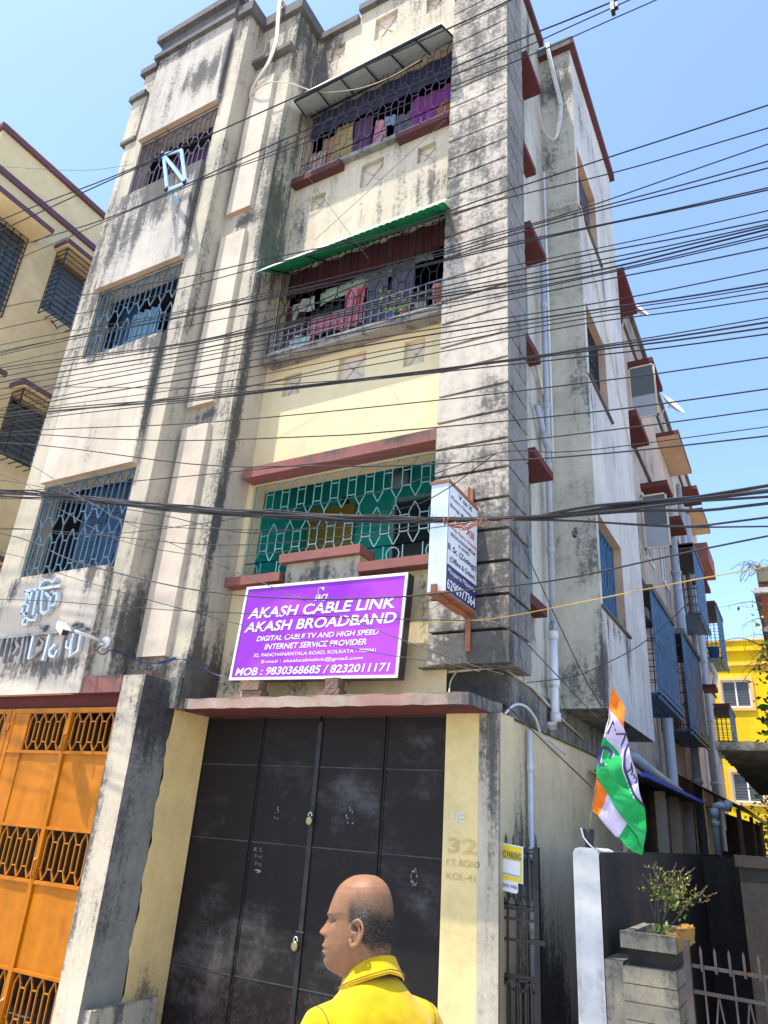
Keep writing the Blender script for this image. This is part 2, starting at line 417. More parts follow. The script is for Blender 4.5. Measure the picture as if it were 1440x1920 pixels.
def tag(o, label, cat, group=None, kind=None):
    if kind: o['kind'] = kind
    o['label'] = label; o['category'] = cat
    if group: o['group'] = group
    return o
def struct(o, kind='structure'): o['kind'] = kind; return o
def copy_thing(root, delta, label=None):
    c = root.copy(); COL.objects.link(c); c.location = root.location+Vector(delta)
    if label: c['label'] = label
    def kids(src, dst):
        for ch in list(src.children):
            d = ch.copy(); COL.objects.link(d); d.parent = dst; kids(ch, d)
    kids(root, c)
    return c
def grille(mb, fn, nrm, u0, u1, v0, v1, n, w=.012, d=.012, style='pencil', circles=False, jw=None):
    """ornamental window grille; fn(u, v) -> point"""
    B = lambda a, b, c_, d_: mb.bar(fn(a, b), fn(c_, d_), w, d, nrm)
    W = u1-u0; H = v1-v0; c = W/n
    if circles:
        vb = v0+H*.17
        B(u0, vb, u1, vb); B(u0, v0+.006, u1, v0+.006)
        for i in range(n):
            if i % 2 == 0: B(u0+i*c, v0, u0+i*c, vb); B(u0+(i+1)*c, v0, u0+(i+1)*c, vb)
            cx = u0+(i+.5)*c; R = min(c, vb-v0)*.38
            if i % 2 == 0:
                for k in range(10):
                    a0 = 2*math.pi*k/10; a1 = 2*math.pi*(k+1)/10
                    B(cx+R*math.cos(a0), (v0+vb)/2+R*math.sin(a0), cx+R*math.cos(a1), (v0+vb)/2+R*math.sin(a1))
        v0 = vb
    H = v1-v0
    tiers = ((v0, v0+H*.47, 1), (v0+H*.53, v1, 0)) if style == 'pencil' else ((v0, v1, 0),)
    for a, b, low in tiers:
        h = b-a; tip = min(c*.55, h*(.24 if style == 'pencil' else .19)); hw = c*.27
        for i in range(n):
            cx = u0+(i+.5)*c; sh = tip*.5 if i % 2 else 0
            B(cx-hw, a+tip, cx-hw, b-tip); B(cx+hw, a+tip, cx+hw, b-tip)
            for sx in (-hw, hw): B(cx+sx, a+tip, cx, a); B(cx+sx, b-tip, cx, b)
            nx = cx+c
            if i < n-1:
                B(cx+hw, a+tip*1.25, nx-hw, a+tip*1.25); B(cx+hw, b-tip*1.25, nx-hw, b-tip*1.25)
        B(u0, a+tip*1.25, u0+c*.23, a+tip*1.25); B(u1-c*.23, b-tip*1.25, u1, b-tip*1.25)
    if style == 'pencil':
        for i in range(0, n):
            if i % 2 == 0 or n < 7: cx = u0+(i+.5)*c; B(cx, v0+H*.47, cx, v0+H*.53)
    for u in (u0, u1): B(u, v0, u, v1)
    B(u0, v1, u1, v1); B(u0, v0, u1, v0)
def catmull(P, k=6):
    out = []
    for i in range(len(P)-1):
        p0, p1, p2, p3 = P[max(i-1, 0)], P[i], P[i+1], P[min(i+2, len(P)-1)]
        for j in range(k):
            t = j/k
            out.append(tuple(.5*(2*b+(c-a)*t+(2*a-5*b+4*c-d)*t*t+(3*b-a-3*c+d)*t**3) for a, b, c, d in zip(p0, p1, p2, p3)))
    return out+[tuple(P[-1])]
# traced street wires: distance from the camera plane, radius, label index, (x, z) run
WIRES=[
(3.3,0.007,0,[(-10.51,8.350),(-7.51,8.125),(-5.36,7.855),(-3.34,7.704),(-1.61,7.598),(-1.18,7.579),(1.82,7.474)]),
(3.3,0.007,1,[(-10.42,8.002),(-7.42,7.919),(-5.37,7.824),(-4.79,7.767)]),
(3.3,0.007,2,[(-10.25,7.803),(-7.25,7.523),(-5.42,7.239),(-4.34,7.190),(-3.19,7.182),(-1.13,7.080),(-0.44,7.028),(2.56,6.847)]),
(3.35,0.006,3,[(-10.24,7.424),(-7.24,7.352),(-4.15,7.227),(-3.23,7.170),(-2.23,7.161),(-1.20,7.053),(-0.32,7.044),(2.68,7.021)]),
(3.35,0.005,4,[(-4.40,7.283),(-3.22,7.114),(-1.20,6.941),(-0.16,6.924),(2.84,6.884)]),
(4.1,0.003,5,[(-10.71,11.488),(-9.96,11.077),(-7.73,9.884),(-6.69,9.458),(-6.54,9.412)]),
(3.2,0.005,6,[(-9.63,6.863),(-6.63,6.447),(-5.07,6.088),(-3.85,5.841),(-3.14,5.725),(-2.03,5.539),(-1.25,5.523),(-0.50,5.493),(0.32,5.457),(3.32,5.353)]),
(3.3,0.005,7,[(-9.69,6.584),(-6.69,6.267),(-5.01,5.972),(-3.95,5.854),(-3.20,5.773),(-2.09,5.636),(-1.29,5.587),(-0.53,5.474),(0.31,5.404),(3.31,5.201)]),
(3.4,0.005,8,[(-9.79,6.463),(-6.79,6.162),(-4.00,5.697),(-2.13,5.463),(-1.32,5.412),(-0.76,5.375),(0.30,5.395),(3.30,5.442)]),
(3.45,0.005,8,[(-9.85,6.414),(-6.85,6.132),(-4.05,5.693),(-2.16,5.481),(-1.31,5.440),(-0.77,5.405),(0.29,5.323),(3.29,5.139)]),
(3.5,0.005,8,[(-9.93,6.412),(-6.93,6.170),(-4.11,5.793),(-2.19,5.519),(-0.79,5.431),(0.29,5.324),(3.29,5.085)]),
(3.5,0.006,9,[(-9.92,6.392),(-6.92,6.139),(-4.10,5.743),(-2.19,5.488),(-1.24,5.389),(-0.79,5.321),(0.27,5.182),(3.27,4.867)]),
(3.55,0.006,9,[(-9.93,6.340),(-6.93,6.011),(-4.09,5.492),(-2.98,5.465),(-2.22,5.515),(-0.80,5.362),(0.27,5.215),(3.27,4.885)]),
(3.5,0.005,10,[(-9.85,6.223),(-6.85,5.990),(-4.08,5.632),(-2.96,5.450),(-2.17,5.307),(-1.24,5.194),(-0.80,5.136),(0.25,5.021),(3.25,4.757)]),
(3.55,0.005,10,[(-9.93,6.340),(-6.93,6.011),(-4.09,5.492),(-2.20,5.292),(-0.81,5.149),(0.24,5.003),(3.24,4.671)]),
(3.6,0.005,10,[(-10.01,6.332),(-7.01,6.023),(-4.15,5.532),(-2.23,5.316),(-0.83,5.136),(0.24,5.019),(3.24,4.754)]),
(3.6,0.007,10,[(-9.97,6.211),(-6.97,5.938),(-4.14,5.508),(-2.23,5.291),(-0.83,5.098),(0.24,5.004),(3.24,4.792)]),
(3.65,0.007,10,[(-10.04,6.182),(-7.04,5.917),(-4.19,5.498),(-2.25,5.319),(-0.84,5.101),(0.24,5.026),(3.24,4.858)]),
(3.65,0.006,10,[(-10.00,6.065),(-7.00,5.825),(-4.17,5.450),(-2.25,5.248),(-1.77,5.185),(-0.84,5.071),(0.24,4.992),(3.24,4.816)]),
(3.7,0.005,10,[(-10.05,5.986),(-7.05,5.781),(-4.22,5.458),(-2.28,5.245),(-0.85,5.103),(0.24,5.017),(3.24,4.827)]),
(3.7,0.005,10,[(-10.02,5.935),(-7.02,5.728),(-4.21,5.403),(-2.27,5.185),(-0.86,5.060),(0.23,4.941),(3.23,4.679)]),
(3.6,0.005,11,[(-9.78,5.683),(-6.78,5.498),(-4.08,5.219),(-2.20,4.998),(-0.84,4.808),(0.20,4.709),(3.20,4.483)]),
(3.65,0.006,11,[(-9.86,5.735),(-6.86,5.520),(-4.11,5.191),(-2.23,4.994),(-0.85,4.804),(0.19,4.657),(3.19,4.319)]),
(3.7,0.005,11,[(-9.93,5.766),(-6.93,5.519),(-4.15,5.139),(-2.26,4.965),(-0.87,4.821),(0.19,4.675),(3.19,4.343)]),
(3.7,0.005,11,[(-9.92,5.786),(-6.92,5.490),(-4.12,5.031),(-2.25,4.922),(-0.87,4.788),(0.19,4.643),(3.19,4.312)]),
(3.75,0.005,11,[(-9.98,5.713),(-6.98,5.474),(-4.19,5.103),(-2.28,4.897),(-0.88,4.787),(0.19,4.634),(3.19,4.291)]),
(3.6,0.005,12,[(-9.90,6.227),(-6.90,5.770),(-4.04,5.043),(-2.18,4.650),(-1.28,4.533),(-0.85,4.492),(0.16,4.399),(3.16,4.177)]),
(3.6,0.006,12,[(-9.74,5.732),(-6.74,5.419),(-4.01,4.943),(-2.18,4.659),(-0.85,4.485),(0.16,4.369),(3.16,4.093)]),
(3.65,0.006,12,[(-9.82,5.727),(-6.82,5.426),(-4.06,4.965),(-2.21,4.694),(-0.86,4.507),(0.16,4.371),(3.16,4.051)]),
(3.7,0.005,12,[(-9.87,5.649),(-6.87,5.389),(-4.11,4.991),(-2.24,4.720),(-0.88,4.508),(0.15,4.365),(3.15,4.031)]),
(3.6,0.005,13,[(-9.64,5.507),(-6.64,5.175),(-3.95,4.680),(-2.16,4.413),(-0.86,4.249),(0.13,4.153),(3.13,3.920)]),
(3.6,0.005,14,[(-9.62,5.577),(-6.62,5.148),(-4.96,4.752),(-3.91,4.514),(-2.66,4.285),(-2.14,4.205),(-0.87,4.047),(0.11,3.966),(3.11,3.768)]),
(3.65,0.005,15,[(-9.67,5.601),(-6.67,5.098),(-3.92,4.328),(-2.86,4.109),(-2.15,3.976),(-1.48,3.880),(-0.89,3.802),(0.07,3.726),(3.07,3.539)]),
(3.7,0.005,16,[(-9.48,4.641),(-6.48,4.504),(-5.87,4.458),(-3.95,4.253),(-2.19,4.083),(-0.90,3.973),(0.09,3.907),(3.09,3.747)]),
(3.9,0.01,17,[(-9.86,5.094),(-6.86,4.709),(-5.96,4.517),(-4.09,4.081),(-2.27,3.723),(-1.36,3.592),(-0.97,3.582),(0.04,3.562),(3.04,3.515)]),
(3.92,0.009,17,[(-9.89,5.106),(-6.89,4.711),(-4.11,4.102),(-2.28,3.741),(-1.37,3.591),(-0.97,3.581),(0.04,3.559),(3.04,3.507)]),
(3.9,0.012,17,[(-9.84,5.065),(-6.84,4.670),(-4.09,4.066),(-2.27,3.715),(-1.36,3.582),(-0.97,3.565),(0.03,3.535),(3.03,3.463)]),
(3.88,0.008,17,[(-9.81,5.077),(-6.81,4.668),(-4.06,4.044),(-2.26,3.697),(-1.36,3.580),(-0.97,3.549),(0.03,3.502),(3.03,3.389)]),
(3.9,0.009,17,[(-9.82,4.982),(-6.82,4.625),(-5.16,4.293),(-4.08,4.041),(-2.27,3.699),(-1.36,3.578),(-0.97,3.552),(-0.34,3.482),(0.03,3.475),(3.03,3.431)]),
(3.9,0.007,18,[(-9.82,4.993),(-6.82,4.625),(-5.15,4.282),(-4.08,4.031),(-2.27,3.687),(-1.36,3.582),(-0.97,3.511),(-0.46,3.409),(0.01,3.339),(3.01,2.986)]),
(3.9,0.007,19,[(-1.36,3.575),(-0.97,3.511),(-0.48,3.408),(-0.26,3.387),(0.01,3.389),(3.01,3.408)]),
(3.8,0.004,20,[(-9.49,4.555),(-6.49,4.196),(-5.46,3.991),(-4.76,3.907),(-3.95,3.870),(-3.29,3.858),(-2.23,3.876),(-1.43,4.002),(-0.93,3.916),(0.08,3.859),(3.08,3.723)]),
(3.85,0.004,21,[(-9.83,5.384),(-6.83,4.797),(-5.37,4.322),(-4.86,4.064),(-3.99,3.864),(-3.04,3.723),(-2.24,3.647),(-1.88,3.642)]),
(3.8,0.004,22,[(-9.77,5.733),(-6.77,4.830),(-5.72,4.302),(-4.80,3.864),(-3.89,3.613),(-3.23,3.535),(-2.20,3.550),(-1.60,3.551)]),
(3.8,0.004,23,[(-9.90,6.047),(-6.90,5.115),(-5.30,4.290),(-4.62,3.960),(-3.90,3.631),(-3.20,3.329),(-2.15,2.891),(-1.62,2.687),(-1.38,2.609)]),
(3.75,0.004,24,[(-9.40,4.476),(-6.40,4.153),(-4.86,3.877),(-3.86,3.678),(-3.09,3.584),(-2.18,3.553),(-1.76,3.576)]),
(3.8,0.006,25,[(-9.46,4.769),(-6.46,4.137),(-5.37,3.754),(-4.75,3.566),(-3.83,3.329),(-2.95,3.182),(-2.17,3.118),(-1.46,3.118),(-0.96,3.135),(0.00,3.249),(3.00,3.533)]),
(3.85,0.004,26,[(-9.46,4.553),(-6.46,3.963),(-5.38,3.610),(-3.84,3.171),(-2.95,2.942),(-2.17,2.771),(-1.79,2.705),(-1.54,2.640)]),
(3.9,0.004,27,[(-9.32,3.713),(-6.32,3.494),(-4.69,3.295),(-3.89,3.193),(-2.22,3.014),(-1.58,2.952),(-1.38,2.890),(-1.30,2.823),(-0.91,2.390)]),
(4.2,0.004,28,[(-1.45,3.651),(-1.08,2.757),(-0.95,2.496)]),
(4.5,0.003,29,[(-1.58,3.808),(-1.54,3.109),(-1.50,2.703)]),
(4.1,0.004,30,[(-2.07,3.029),(-1.57,3.021),(-1.04,3.076),(-0.02,3.193),(2.98,3.467)]),
(4.4,0.004,31,[(-1.45,2.682),(-1.16,2.709),(-0.97,2.776),(-0.78,2.866),(-0.62,2.979),(-0.43,3.148)]),
(4.9,0.005,32,[(-1.84,2.703),(-1.57,2.453),(-1.19,2.109)]),
(4.6,0.003,33,[(-5.36,6.836),(-4.69,6.937),(-3.97,7.207)]),
(4.6,0.003,34,[(-4.95,10.270),(-4.31,9.021),(-3.07,6.910)]),
(4.7,0.003,35,[(-2.34,8.578),(-3.16,8.019),(-3.85,7.560)]),
(4.0,0.004,36,[(-9.99,5.041),(-6.99,4.677),(-5.59,4.394),(-4.56,4.130),(-3.46,3.808),(-2.33,3.817),(-1.94,3.877),(-1.51,4.118)]),
]
LET1=[
([(-6.498,3.689),(-5.982,3.699)],0.027),
([(-6.281,3.720),(-6.272,3.753),(-6.227,3.779),(-6.159,3.772),(-6.107,3.748),(-6.072,3.756),(-6.068,3.790)],0.021),
([(-6.378,3.683),(-6.374,3.440)],0.033),
([(-6.495,3.683),(-6.421,3.653),(-6.390,3.575)],0.020),
([(-6.447,3.648),(-6.436,3.579),(-6.451,3.520),(-6.446,3.453)],0.026),
([(-6.452,3.453),(-6.363,3.454)],0.024),
([(-6.455,3.528),(-6.424,3.548),(-6.372,3.559)],0.015),
([(-6.296,3.687),(-6.270,3.440)],0.034),
([(-6.222,3.680),(-6.195,3.559),(-6.161,3.461),(-6.106,3.435),(-6.054,3.467),(-6.067,3.570),(-6.070,3.652)],0.031),
([(-6.165,3.645),(-6.106,3.603),(-6.059,3.621),(-5.999,3.630),(-5.979,3.563),(-5.992,3.513),(-6.033,3.509)],0.027),
([(-6.214,3.435),(-6.208,3.381),(-6.291,3.383),(-6.365,3.417),(-6.398,3.376),(-6.380,3.345),(-6.325,3.345),(-6.327,3.378)],0.021),
]
LET2=[
([(-6.861,3.236),(-6.723,3.239),(-6.011,3.242)],0.027),
([(-6.011,3.242),(-5.470,3.249)],0.024),
([(-6.790,3.231),(-6.768,3.004)],0.026),
([(-6.651,3.231),(-6.646,3.064)],0.026),
([(-6.567,3.233),(-6.548,2.995)],0.026),
([(-6.488,3.232),(-6.467,2.999)],0.026),
([(-6.419,3.239),(-6.437,3.189),(-6.384,3.129),(-6.418,3.067)],0.030),
([(-6.332,3.241),(-6.305,2.978)],0.026),
([(-6.273,3.244),(-6.235,2.978)],0.026),
([(-6.196,3.240),(-6.180,3.014)],0.026),
([(-6.131,3.144),(-6.089,3.198),(-6.029,3.152),(-6.034,3.083),(-6.108,3.031),(-6.172,3.007)],0.026),
([(-5.966,3.233),(-5.967,2.991)],0.027),
([(-5.858,3.122),(-5.907,3.077),(-5.889,3.028),(-5.821,3.011),(-5.806,3.065)],0.026),
([(-5.767,3.206),(-5.758,2.988)],0.027),
([(-5.698,3.154),(-5.691,3.093),(-5.640,3.077),(-5.642,3.165)],0.020),
([(-5.633,3.212),(-5.614,3.002),(-5.521,3.057),(-5.535,3.199)],0.024),
([(-6.217,3.334),(-6.119,3.302),(-6.046,3.319),(-6.087,3.275)],0.019),
([(-5.687,3.295),(-5.622,3.322),(-5.566,3.304),(-5.579,3.270),(-5.636,3.278)],0.018),
]
FLAG={
'orange_top':[(-0.957,2.667),(-0.896,2.544),(-0.909,2.431),(-0.942,2.487),(-0.999,2.551)],
'white_top':[(-0.999,2.551),(-0.942,2.487),(-0.909,2.431),(-0.870,2.227),(-0.838,1.997),(-0.882,2.052),(-0.915,2.130),(-0.930,2.242),(-0.976,2.313),(-1.040,2.385)],
'green':[(-1.040,2.385),(-0.976,2.313),(-0.930,2.242),(-0.915,2.130),(-0.882,2.052),(-0.838,1.997),(-0.831,1.885),(-0.855,1.774),(-0.876,1.842),(-0.930,1.910),(-1.032,2.067),(-1.089,2.173),(-1.088,2.189)],
'orange_fold':[(-1.082,2.140),(-1.032,2.067),(-1.106,1.942),(-1.147,1.972)],
'white_fold':[(-1.032,2.067),(-0.930,1.910),(-0.989,1.833),(-1.010,1.834),(-1.107,1.941)],
'green_fold':[(-0.930,1.910),(-0.876,1.842),(-0.855,1.774),(-0.867,1.749),(-0.908,1.765),(-0.989,1.833)],
'ring':[(-0.892,2.341),(-0.918,2.286),(-0.928,2.226),(-0.923,2.172),(-0.905,2.109),(-0.877,2.052),(-0.837,2.007)],
'grass':[(-0.917,2.188),(-0.893,2.205),(-0.880,2.238),(-0.886,2.195),(-0.896,2.173),(-0.874,2.173),(-0.886,2.152),(-0.869,2.163),(-0.866,2.131),(-0.877,2.131)],
'M':[(-1.016,2.402),(-0.974,2.482),(-0.984,2.368),(-0.914,2.402),(-0.952,2.330)],
'C':[(-1.012,2.268),(-1.002,2.296),(-1.027,2.321),(-1.053,2.312),(-1.067,2.262),(-1.063,2.223),(-1.040,2.226)],
'pole':[(-1.146,1.882),(-1.138,1.940),(-1.089,2.162),(-1.028,2.391),(-0.957,2.667)],
'holder':[(-1.188,1.880),(-1.132,1.883),(-1.137,1.826),(-1.151,1.784),(-1.184,1.782)],
}
# ------------------------------------------------------------------ ground
def FY(Y): return lambda u, v, d=0: (u, Y+d, v)          # a face looking down the street side (-y)
def RX(X): return lambda u, v, d=0: (X-d, u, v)          # a face looking across the lane (+x)
NF = (0, -1, 0); NR = (1, 0, 0)
g = MB(); g.quad((-400, -400, 0), (400, -400, 0), (400, 400, 0), (-400, 400, 0)); struct(g.build('ground', 'pale_ground', origin=(0, 0, 0)))
g = MB(); g.grid([-60+4*k for k in range(31)], [-3.2, 0, 2.6], lambda u, v: (u, v, .004)); struct(g.build('road', 'pale_road', origin=(0, 0, 0)))
g = MB(); g.grid([-1.88+.3*k for k in range(4)], [4.3+1.6*k for k in range(13)], lambda u, v: (u, v, .006)); struct(g.build('lane_path', 'concrete', origin=(0, 0, 0)))
g = MB(); g.gbox(-7.2, -1.9, 4.2, 5.2, 0, .12, .4); struct(g.build('doorstep', 'concrete', origin=(0, 0, 0)))

# ------------------------------------------------------------------ main apartment building
BLD = thing('apartment_building', 'weathered cream four storey apartment building with black mould streaks behind the purple signboard', 'building', (-4, 6, 0))
Z1 = []
# left bay
bay = MB()
W3 = [(-6.825, -5.43, 3.87, 4.95), (-6.825, -5.43, 6.55, 7.61), (-6.825, -5.43, 9.14, 10.20)]
bay.wall(-7.18, -5.2, 2.72, 11.84, FY(4.35), W3, .22)
bay.wall(4.35, 4.63, 2.83, 11.84, RX(-5.2), step=.09)
bay.wall(4.35, 6.5, 0, 11.3, lambda u, v, d=0: (-7.18+d, u, v), step=.4, flip=True)
bay.gbox(-7.25, -6.98, 4.32, 4.6, 10.42, 11.24, .15)
bay.build('bay_wall', 'grey_beige', BLD, zones=[(-7.0, 4.35, 9.5, .3, .5, 2.5, .12), (-5.2, 4.55, 3.2, .1, .3, .5, .55), (-5.2, 4.5, 5.5, .1, .4, 2.5, .10), (-5.3, 4.35, 6.6, .25, .3, .3, .3), (-5.3, 4.35, 9.1, .2, .3, .4, .25), (-7.0, 4.35, 7.5, .25, .3, 2, .2), (-5.25, 4.4, 11.8, 1, 1, .35, .4), (-5.2, 4.4, 7.5, .1, .4, .5, .2)])
for z0, z1, zn in ((2.69, 3.87, [(-6.45, 4.28, 3.80, .40, .3, .10, .42), (-6.78, 4.28, 3.68, .08, .3, .14, .5), (-5.6, 4.28, 3.78, .16, .3, .12, .6), (-6.1, 4.28, 3.85, .9, .3, .04, .4), (-6.2, 4.28, 2.93, .5, .3, .09, .6), (-5.75, 4.28, 2.93, .25, .3, .10, .5), (-6.2, 4.28, 3.45, .4, .3, .2, -.25), (-5.44, 4.3, 3.4, .02, .3, .6, .5)]),
                   (4.955, 6.545, [(-6.2, 4.28, 6.5, .8, .3, .10, .55), (-6.78, 4.28, 6.0, .06, .3, .6, .3), (-5.6, 4.28, 6.4, .2, .3, .12, .45), (-5.43, 4.3, 5.8, .03, .3, .8, .8)]),
                   (7.61, 9.135, [(-6.1, 4.28, 8.9, .55, .3, .28, .55), (-6.45, 4.28, 8.35, .28, .3, .35, .6), (-5.9, 4.28, 8.5, .3, .3, .3, .42), (-6.0, 4.28, 9.1, .7, .3, .1, .5), (-5.6, 4.28, 9.0, .2, .3, .2, .4), (-5.43, 4.3, 8.6, .03, .3, .7, .9), (-6.78, 4.28, 8.4, .06, .3, .6, .3)]),
                   (10.20, 11.84, [(-6.0, 4.28, 11.0, .5, .3, .4, .42), (-5.7, 4.28, 10.9, .3, .3, .3, .35), (-6.6, 4.28, 10.7, .3, .3, .4, .2), (-6.2, 4.28, 11.75, .8, .3, .12, .4), (-5.43, 4.3, 11.0, .03, .3, .9, .7)])):
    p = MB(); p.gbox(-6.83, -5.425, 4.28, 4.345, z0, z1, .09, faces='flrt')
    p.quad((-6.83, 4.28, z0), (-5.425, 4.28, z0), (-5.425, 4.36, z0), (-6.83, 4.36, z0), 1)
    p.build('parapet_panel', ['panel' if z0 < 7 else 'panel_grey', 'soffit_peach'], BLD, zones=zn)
for q in ((-6.9, -5.38, 4.22, 4.6, 11.84, 11.93), (-6.85, -5.42, 4.27, 4.6, 11.93, 12.21), (-6.92, -5.36, 4.2, 4.7, 12.21, 12.34), (-7.24, -6.9, 4.29, 5, 11.80, 11.92), (-7.30, -6.98, 4.27, 5, 11.24, 11.33), (-7.26, -6.98, 4.31, 4.6, 10.36, 10.42),
          (-5.38, -5.13, 4.28, 4.9, 11.84, 12.03), (-5.13, -4.50, 4.56, 5.14, 11.84, 12.035), (-4.50, -3.88, 5.0, 5.3, 11.74, 11.86), (-3.88, -2.39, 5.0, 5.3, 11.93, 12.05), (-5.2, -4.56, 4.53, 4.63, 11.05, 11.12)):
    p = MB(); p.gbox(*q, .15); p.build('coping', 'coping', BLD)
# middle strip with raised fins
s2 = MB()
s2.wall(-5.2, -4.57, 2.86, 11.84, FY(4.63), step=.09); s2.wall(4.63, 5.07, 2.60, 11.84, RX(-4.57), step=.09)
s2.build('stair_wall', 'grey_beige', BLD, zones=[(-4.57, 4.85, 10, .05, .6, 1.8, .30), (-4.57, 4.76, 8.2, .05, .25, 1.0, .6), (-4.57, 4.70, 6.0, .05, .09, 1.3, .6), (-4.57, 4.69, 4.4, .05, .08, 1.2, .55), (-4.57, 4.80, 3.1, .05, .3, .4, .35), (-4.57, 4.95, 2.8, .05, .5, .25, .6), (-4.9, 4.63, 2.95, .4, .1, .15, .45), (-4.9, 4.63, 5.55, .25, .1, .10, .6), (-4.9, 4.63, 8.2, .25, .1, .14, .6), (-4.67, 4.63, 7, .07, .1, 4, .22), (-4.9, 4.63, 11.3, .4, .1, .6, .35), (-4.7, 4.63, 9.0, .1, .1, .5, .3), (-4.57, 4.9, 11.5, .05, .6, .6, .4)])
for z0, z1 in ((3.05, 5.42), (5.675, 8.01), (8.365, 10.68)):
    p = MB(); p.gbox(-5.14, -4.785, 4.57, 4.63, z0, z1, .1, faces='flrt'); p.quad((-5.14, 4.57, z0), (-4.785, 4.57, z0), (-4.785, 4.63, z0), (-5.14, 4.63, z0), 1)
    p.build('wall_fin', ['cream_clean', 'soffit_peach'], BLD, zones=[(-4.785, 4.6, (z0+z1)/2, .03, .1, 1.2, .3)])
# balcony wall
BH = [(-4.50, -2.30, 3.86, 4.88), (-4.54, -2.30, 6.46, 7.72), (-4.54, -2.30, 9.13, 10.42)]
XP = [(-4.315, -4.085, 5.89, 6.155), (-3.625, -3.295, 5.88, 6.20), (-2.862, -2.635, 5.87, 6.165), (-4.29, -4.083, 8.50, 8.75), (-3.60, -3.30, 8.565, 8.935), (-2.854, -2.632, 8.585, 8.835),
      (-4.31, -4.085, 11.215, 11.525), (-3.625, -3.295, 11.205, 11.645), (-2.865, -2.645, 11.22, 11.51)]
b3 = MB()
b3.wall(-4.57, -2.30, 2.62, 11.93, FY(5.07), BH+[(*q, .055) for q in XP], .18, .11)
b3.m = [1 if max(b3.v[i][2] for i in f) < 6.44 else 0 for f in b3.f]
b3.build('balcony_wall', ['cream', 'yellow_cream'], BLD, zones=[(-4.45, 5.07, 11.4, .3, .2, .7, .45), (-4.45, 5.07, 10.9, .2, .2, .6, .5), (-4.5, 5.07, 8.3, .12, .2, .6, .35), (-3.4, 5.07, 8.05, .7, .2, .2, .22), (-2.7, 5.07, 8.2, .3, .2, .35, .25), (-4.4, 5.07, 3.0, .35, .2, .25, .6), (-3.4, 5.07, 2.85, .9, .2, .15, .45), (-2.5, 5.07, 3.4, .2, .2, .6, .5), (-3.5, 5.07, 6.42, 1.1, .2, .06, .4), (-3.2, 5.07, 3.95, .5, .2, .15, .4), (-2.7, 5.07, 11.6, .6, .2, .5, .3), (-3.6, 5.07, 8.6, .9, .2, .3, .12), (-4.48, 5.07, 6.0, .07, .2, .4, .25)])  # left edge zones paint in the return's cast shadow; others are stains
for a, b_, c, d in XP:
    p = MB(); y = 5.120; p.box(a, b_, y+.004, y+.010, c, d, 1)
    for q in ((a, c, b_, d), (a, d, b_, c)): p.bar((q[0], y-.002, q[1]), (q[2], y-.002, q[3]), .018, .012, NF, 0)
    p.build('vent_panel', ['grey_beige', 'cream_clean'], BLD)
# red slabs and sills of the first floor balcony
p = MB(); p.gbox(-4.52, -2.392, 4.9, 5.068, 4.885, 5.0, .12); p.build('sunshade', 'red_oxide', BLD, zones=[(-2.7, 4.9, 4.98, .3, .3, .05, .7), (-3.5, 4.9, 4.99, .2, .3, .03, .5)])
p = MB(); p.gbox(-4.60, -3.93, 4.94, 5.1, 3.775, 3.86, .1); p.build('window_sill', 'red_oxide', BLD)
p = MB(); p.gbox(-3.11, -2.392, 4.94, 5.1, 3.77, 3.853, .1); p.build('window_sill', 'red_oxide', BLD)
p = MB(); p.gbox(-3.90, -3.12, 4.99, 5.2, 3.72, 3.94, .08); p.gbox(-3.95, -3.09, 4.93, 5.2, 3.94, 4.022, .1, 1); p.build('window_sill', ['grey_beige', 'red_oxide'], BLD, zones=[(-3.5, 5, 3.8, .5, .3, .12, .4)])
p = MB(); p.gbox(-4.56, -3.85, 4.96, 5.1, 8.975, 9.065, .1); p.gbox(-3.10, -2.392, 4.96, 5.1, 9.0, 9.07, .1); p.gbox(-4.56, -2.392, 4.99, 5.16, 9.072, 9.128, .12, 1); p.build('window_sill', ['coping_red', 'concrete'], BLD)
p = MB(); p.gbox(-4.49, -2.392, 4.90, 5.1, 6.275, 6.33, .1); p.gbox(-4.50, -2.392, 4.885, 4.94, 6.33, 6.355, .1); p.gbox(-4.54, -2.392, 5.04, 5.24, 6.33, 6.458, .1); p.build('balcony_slab', 'concrete', BLD, zones=[(-3.5, 4.9, 6.36, 1.5, .5, .1, .2)])
# rooms behind the openings
def room(name, x0, x1, y0, y1, z0, z1, mats, extra=None):
    p = MB(); p.quad((x0, y1, z0), (x1, y1, z0), (x1, y1, z1), (x0, y1, z1)); p.quad((x0, y0, z0), (x0, y1, z0), (x0, y1, z1), (x0, y0, z1)); p.quad((x1, y0, z0), (x1, y1, z0), (x1, y1, z1), (x1, y0, z1))
    p.quad((x0, y0, z0), (x1, y0, z0), (x1, y1, z0), (x0, y1, z0)); p.quad((x0, y0, z1), (x1, y0, z1), (x1, y1, z1), (x0, y1, z1))
    return p.build(name, mats, BLD)
room('room_interior', -7.1, -5.25, 4.575, 6.4, 3.2, 5.2, 'interior'); room('room_interior', -7.1, -5.25, 4.575, 6.4, 6.2, 7.9, 'interior'); room('room_interior', -7.1, -5.25, 4.575, 6.4, 8.8, 10.5, 'interior')
room('balcony_interior', -4.60, -1.95, 5.252, 6.2, 3.5, 5.55, 'teal'); room('balcony_interior', -5.0, -1.95, 5.252, 6.2, 6.2, 8.1, 'interior_purple'); room('balcony_interior', -5.0, -1.95, 5.252, 6.2, 8.9, 10.8, 'interior_purple')
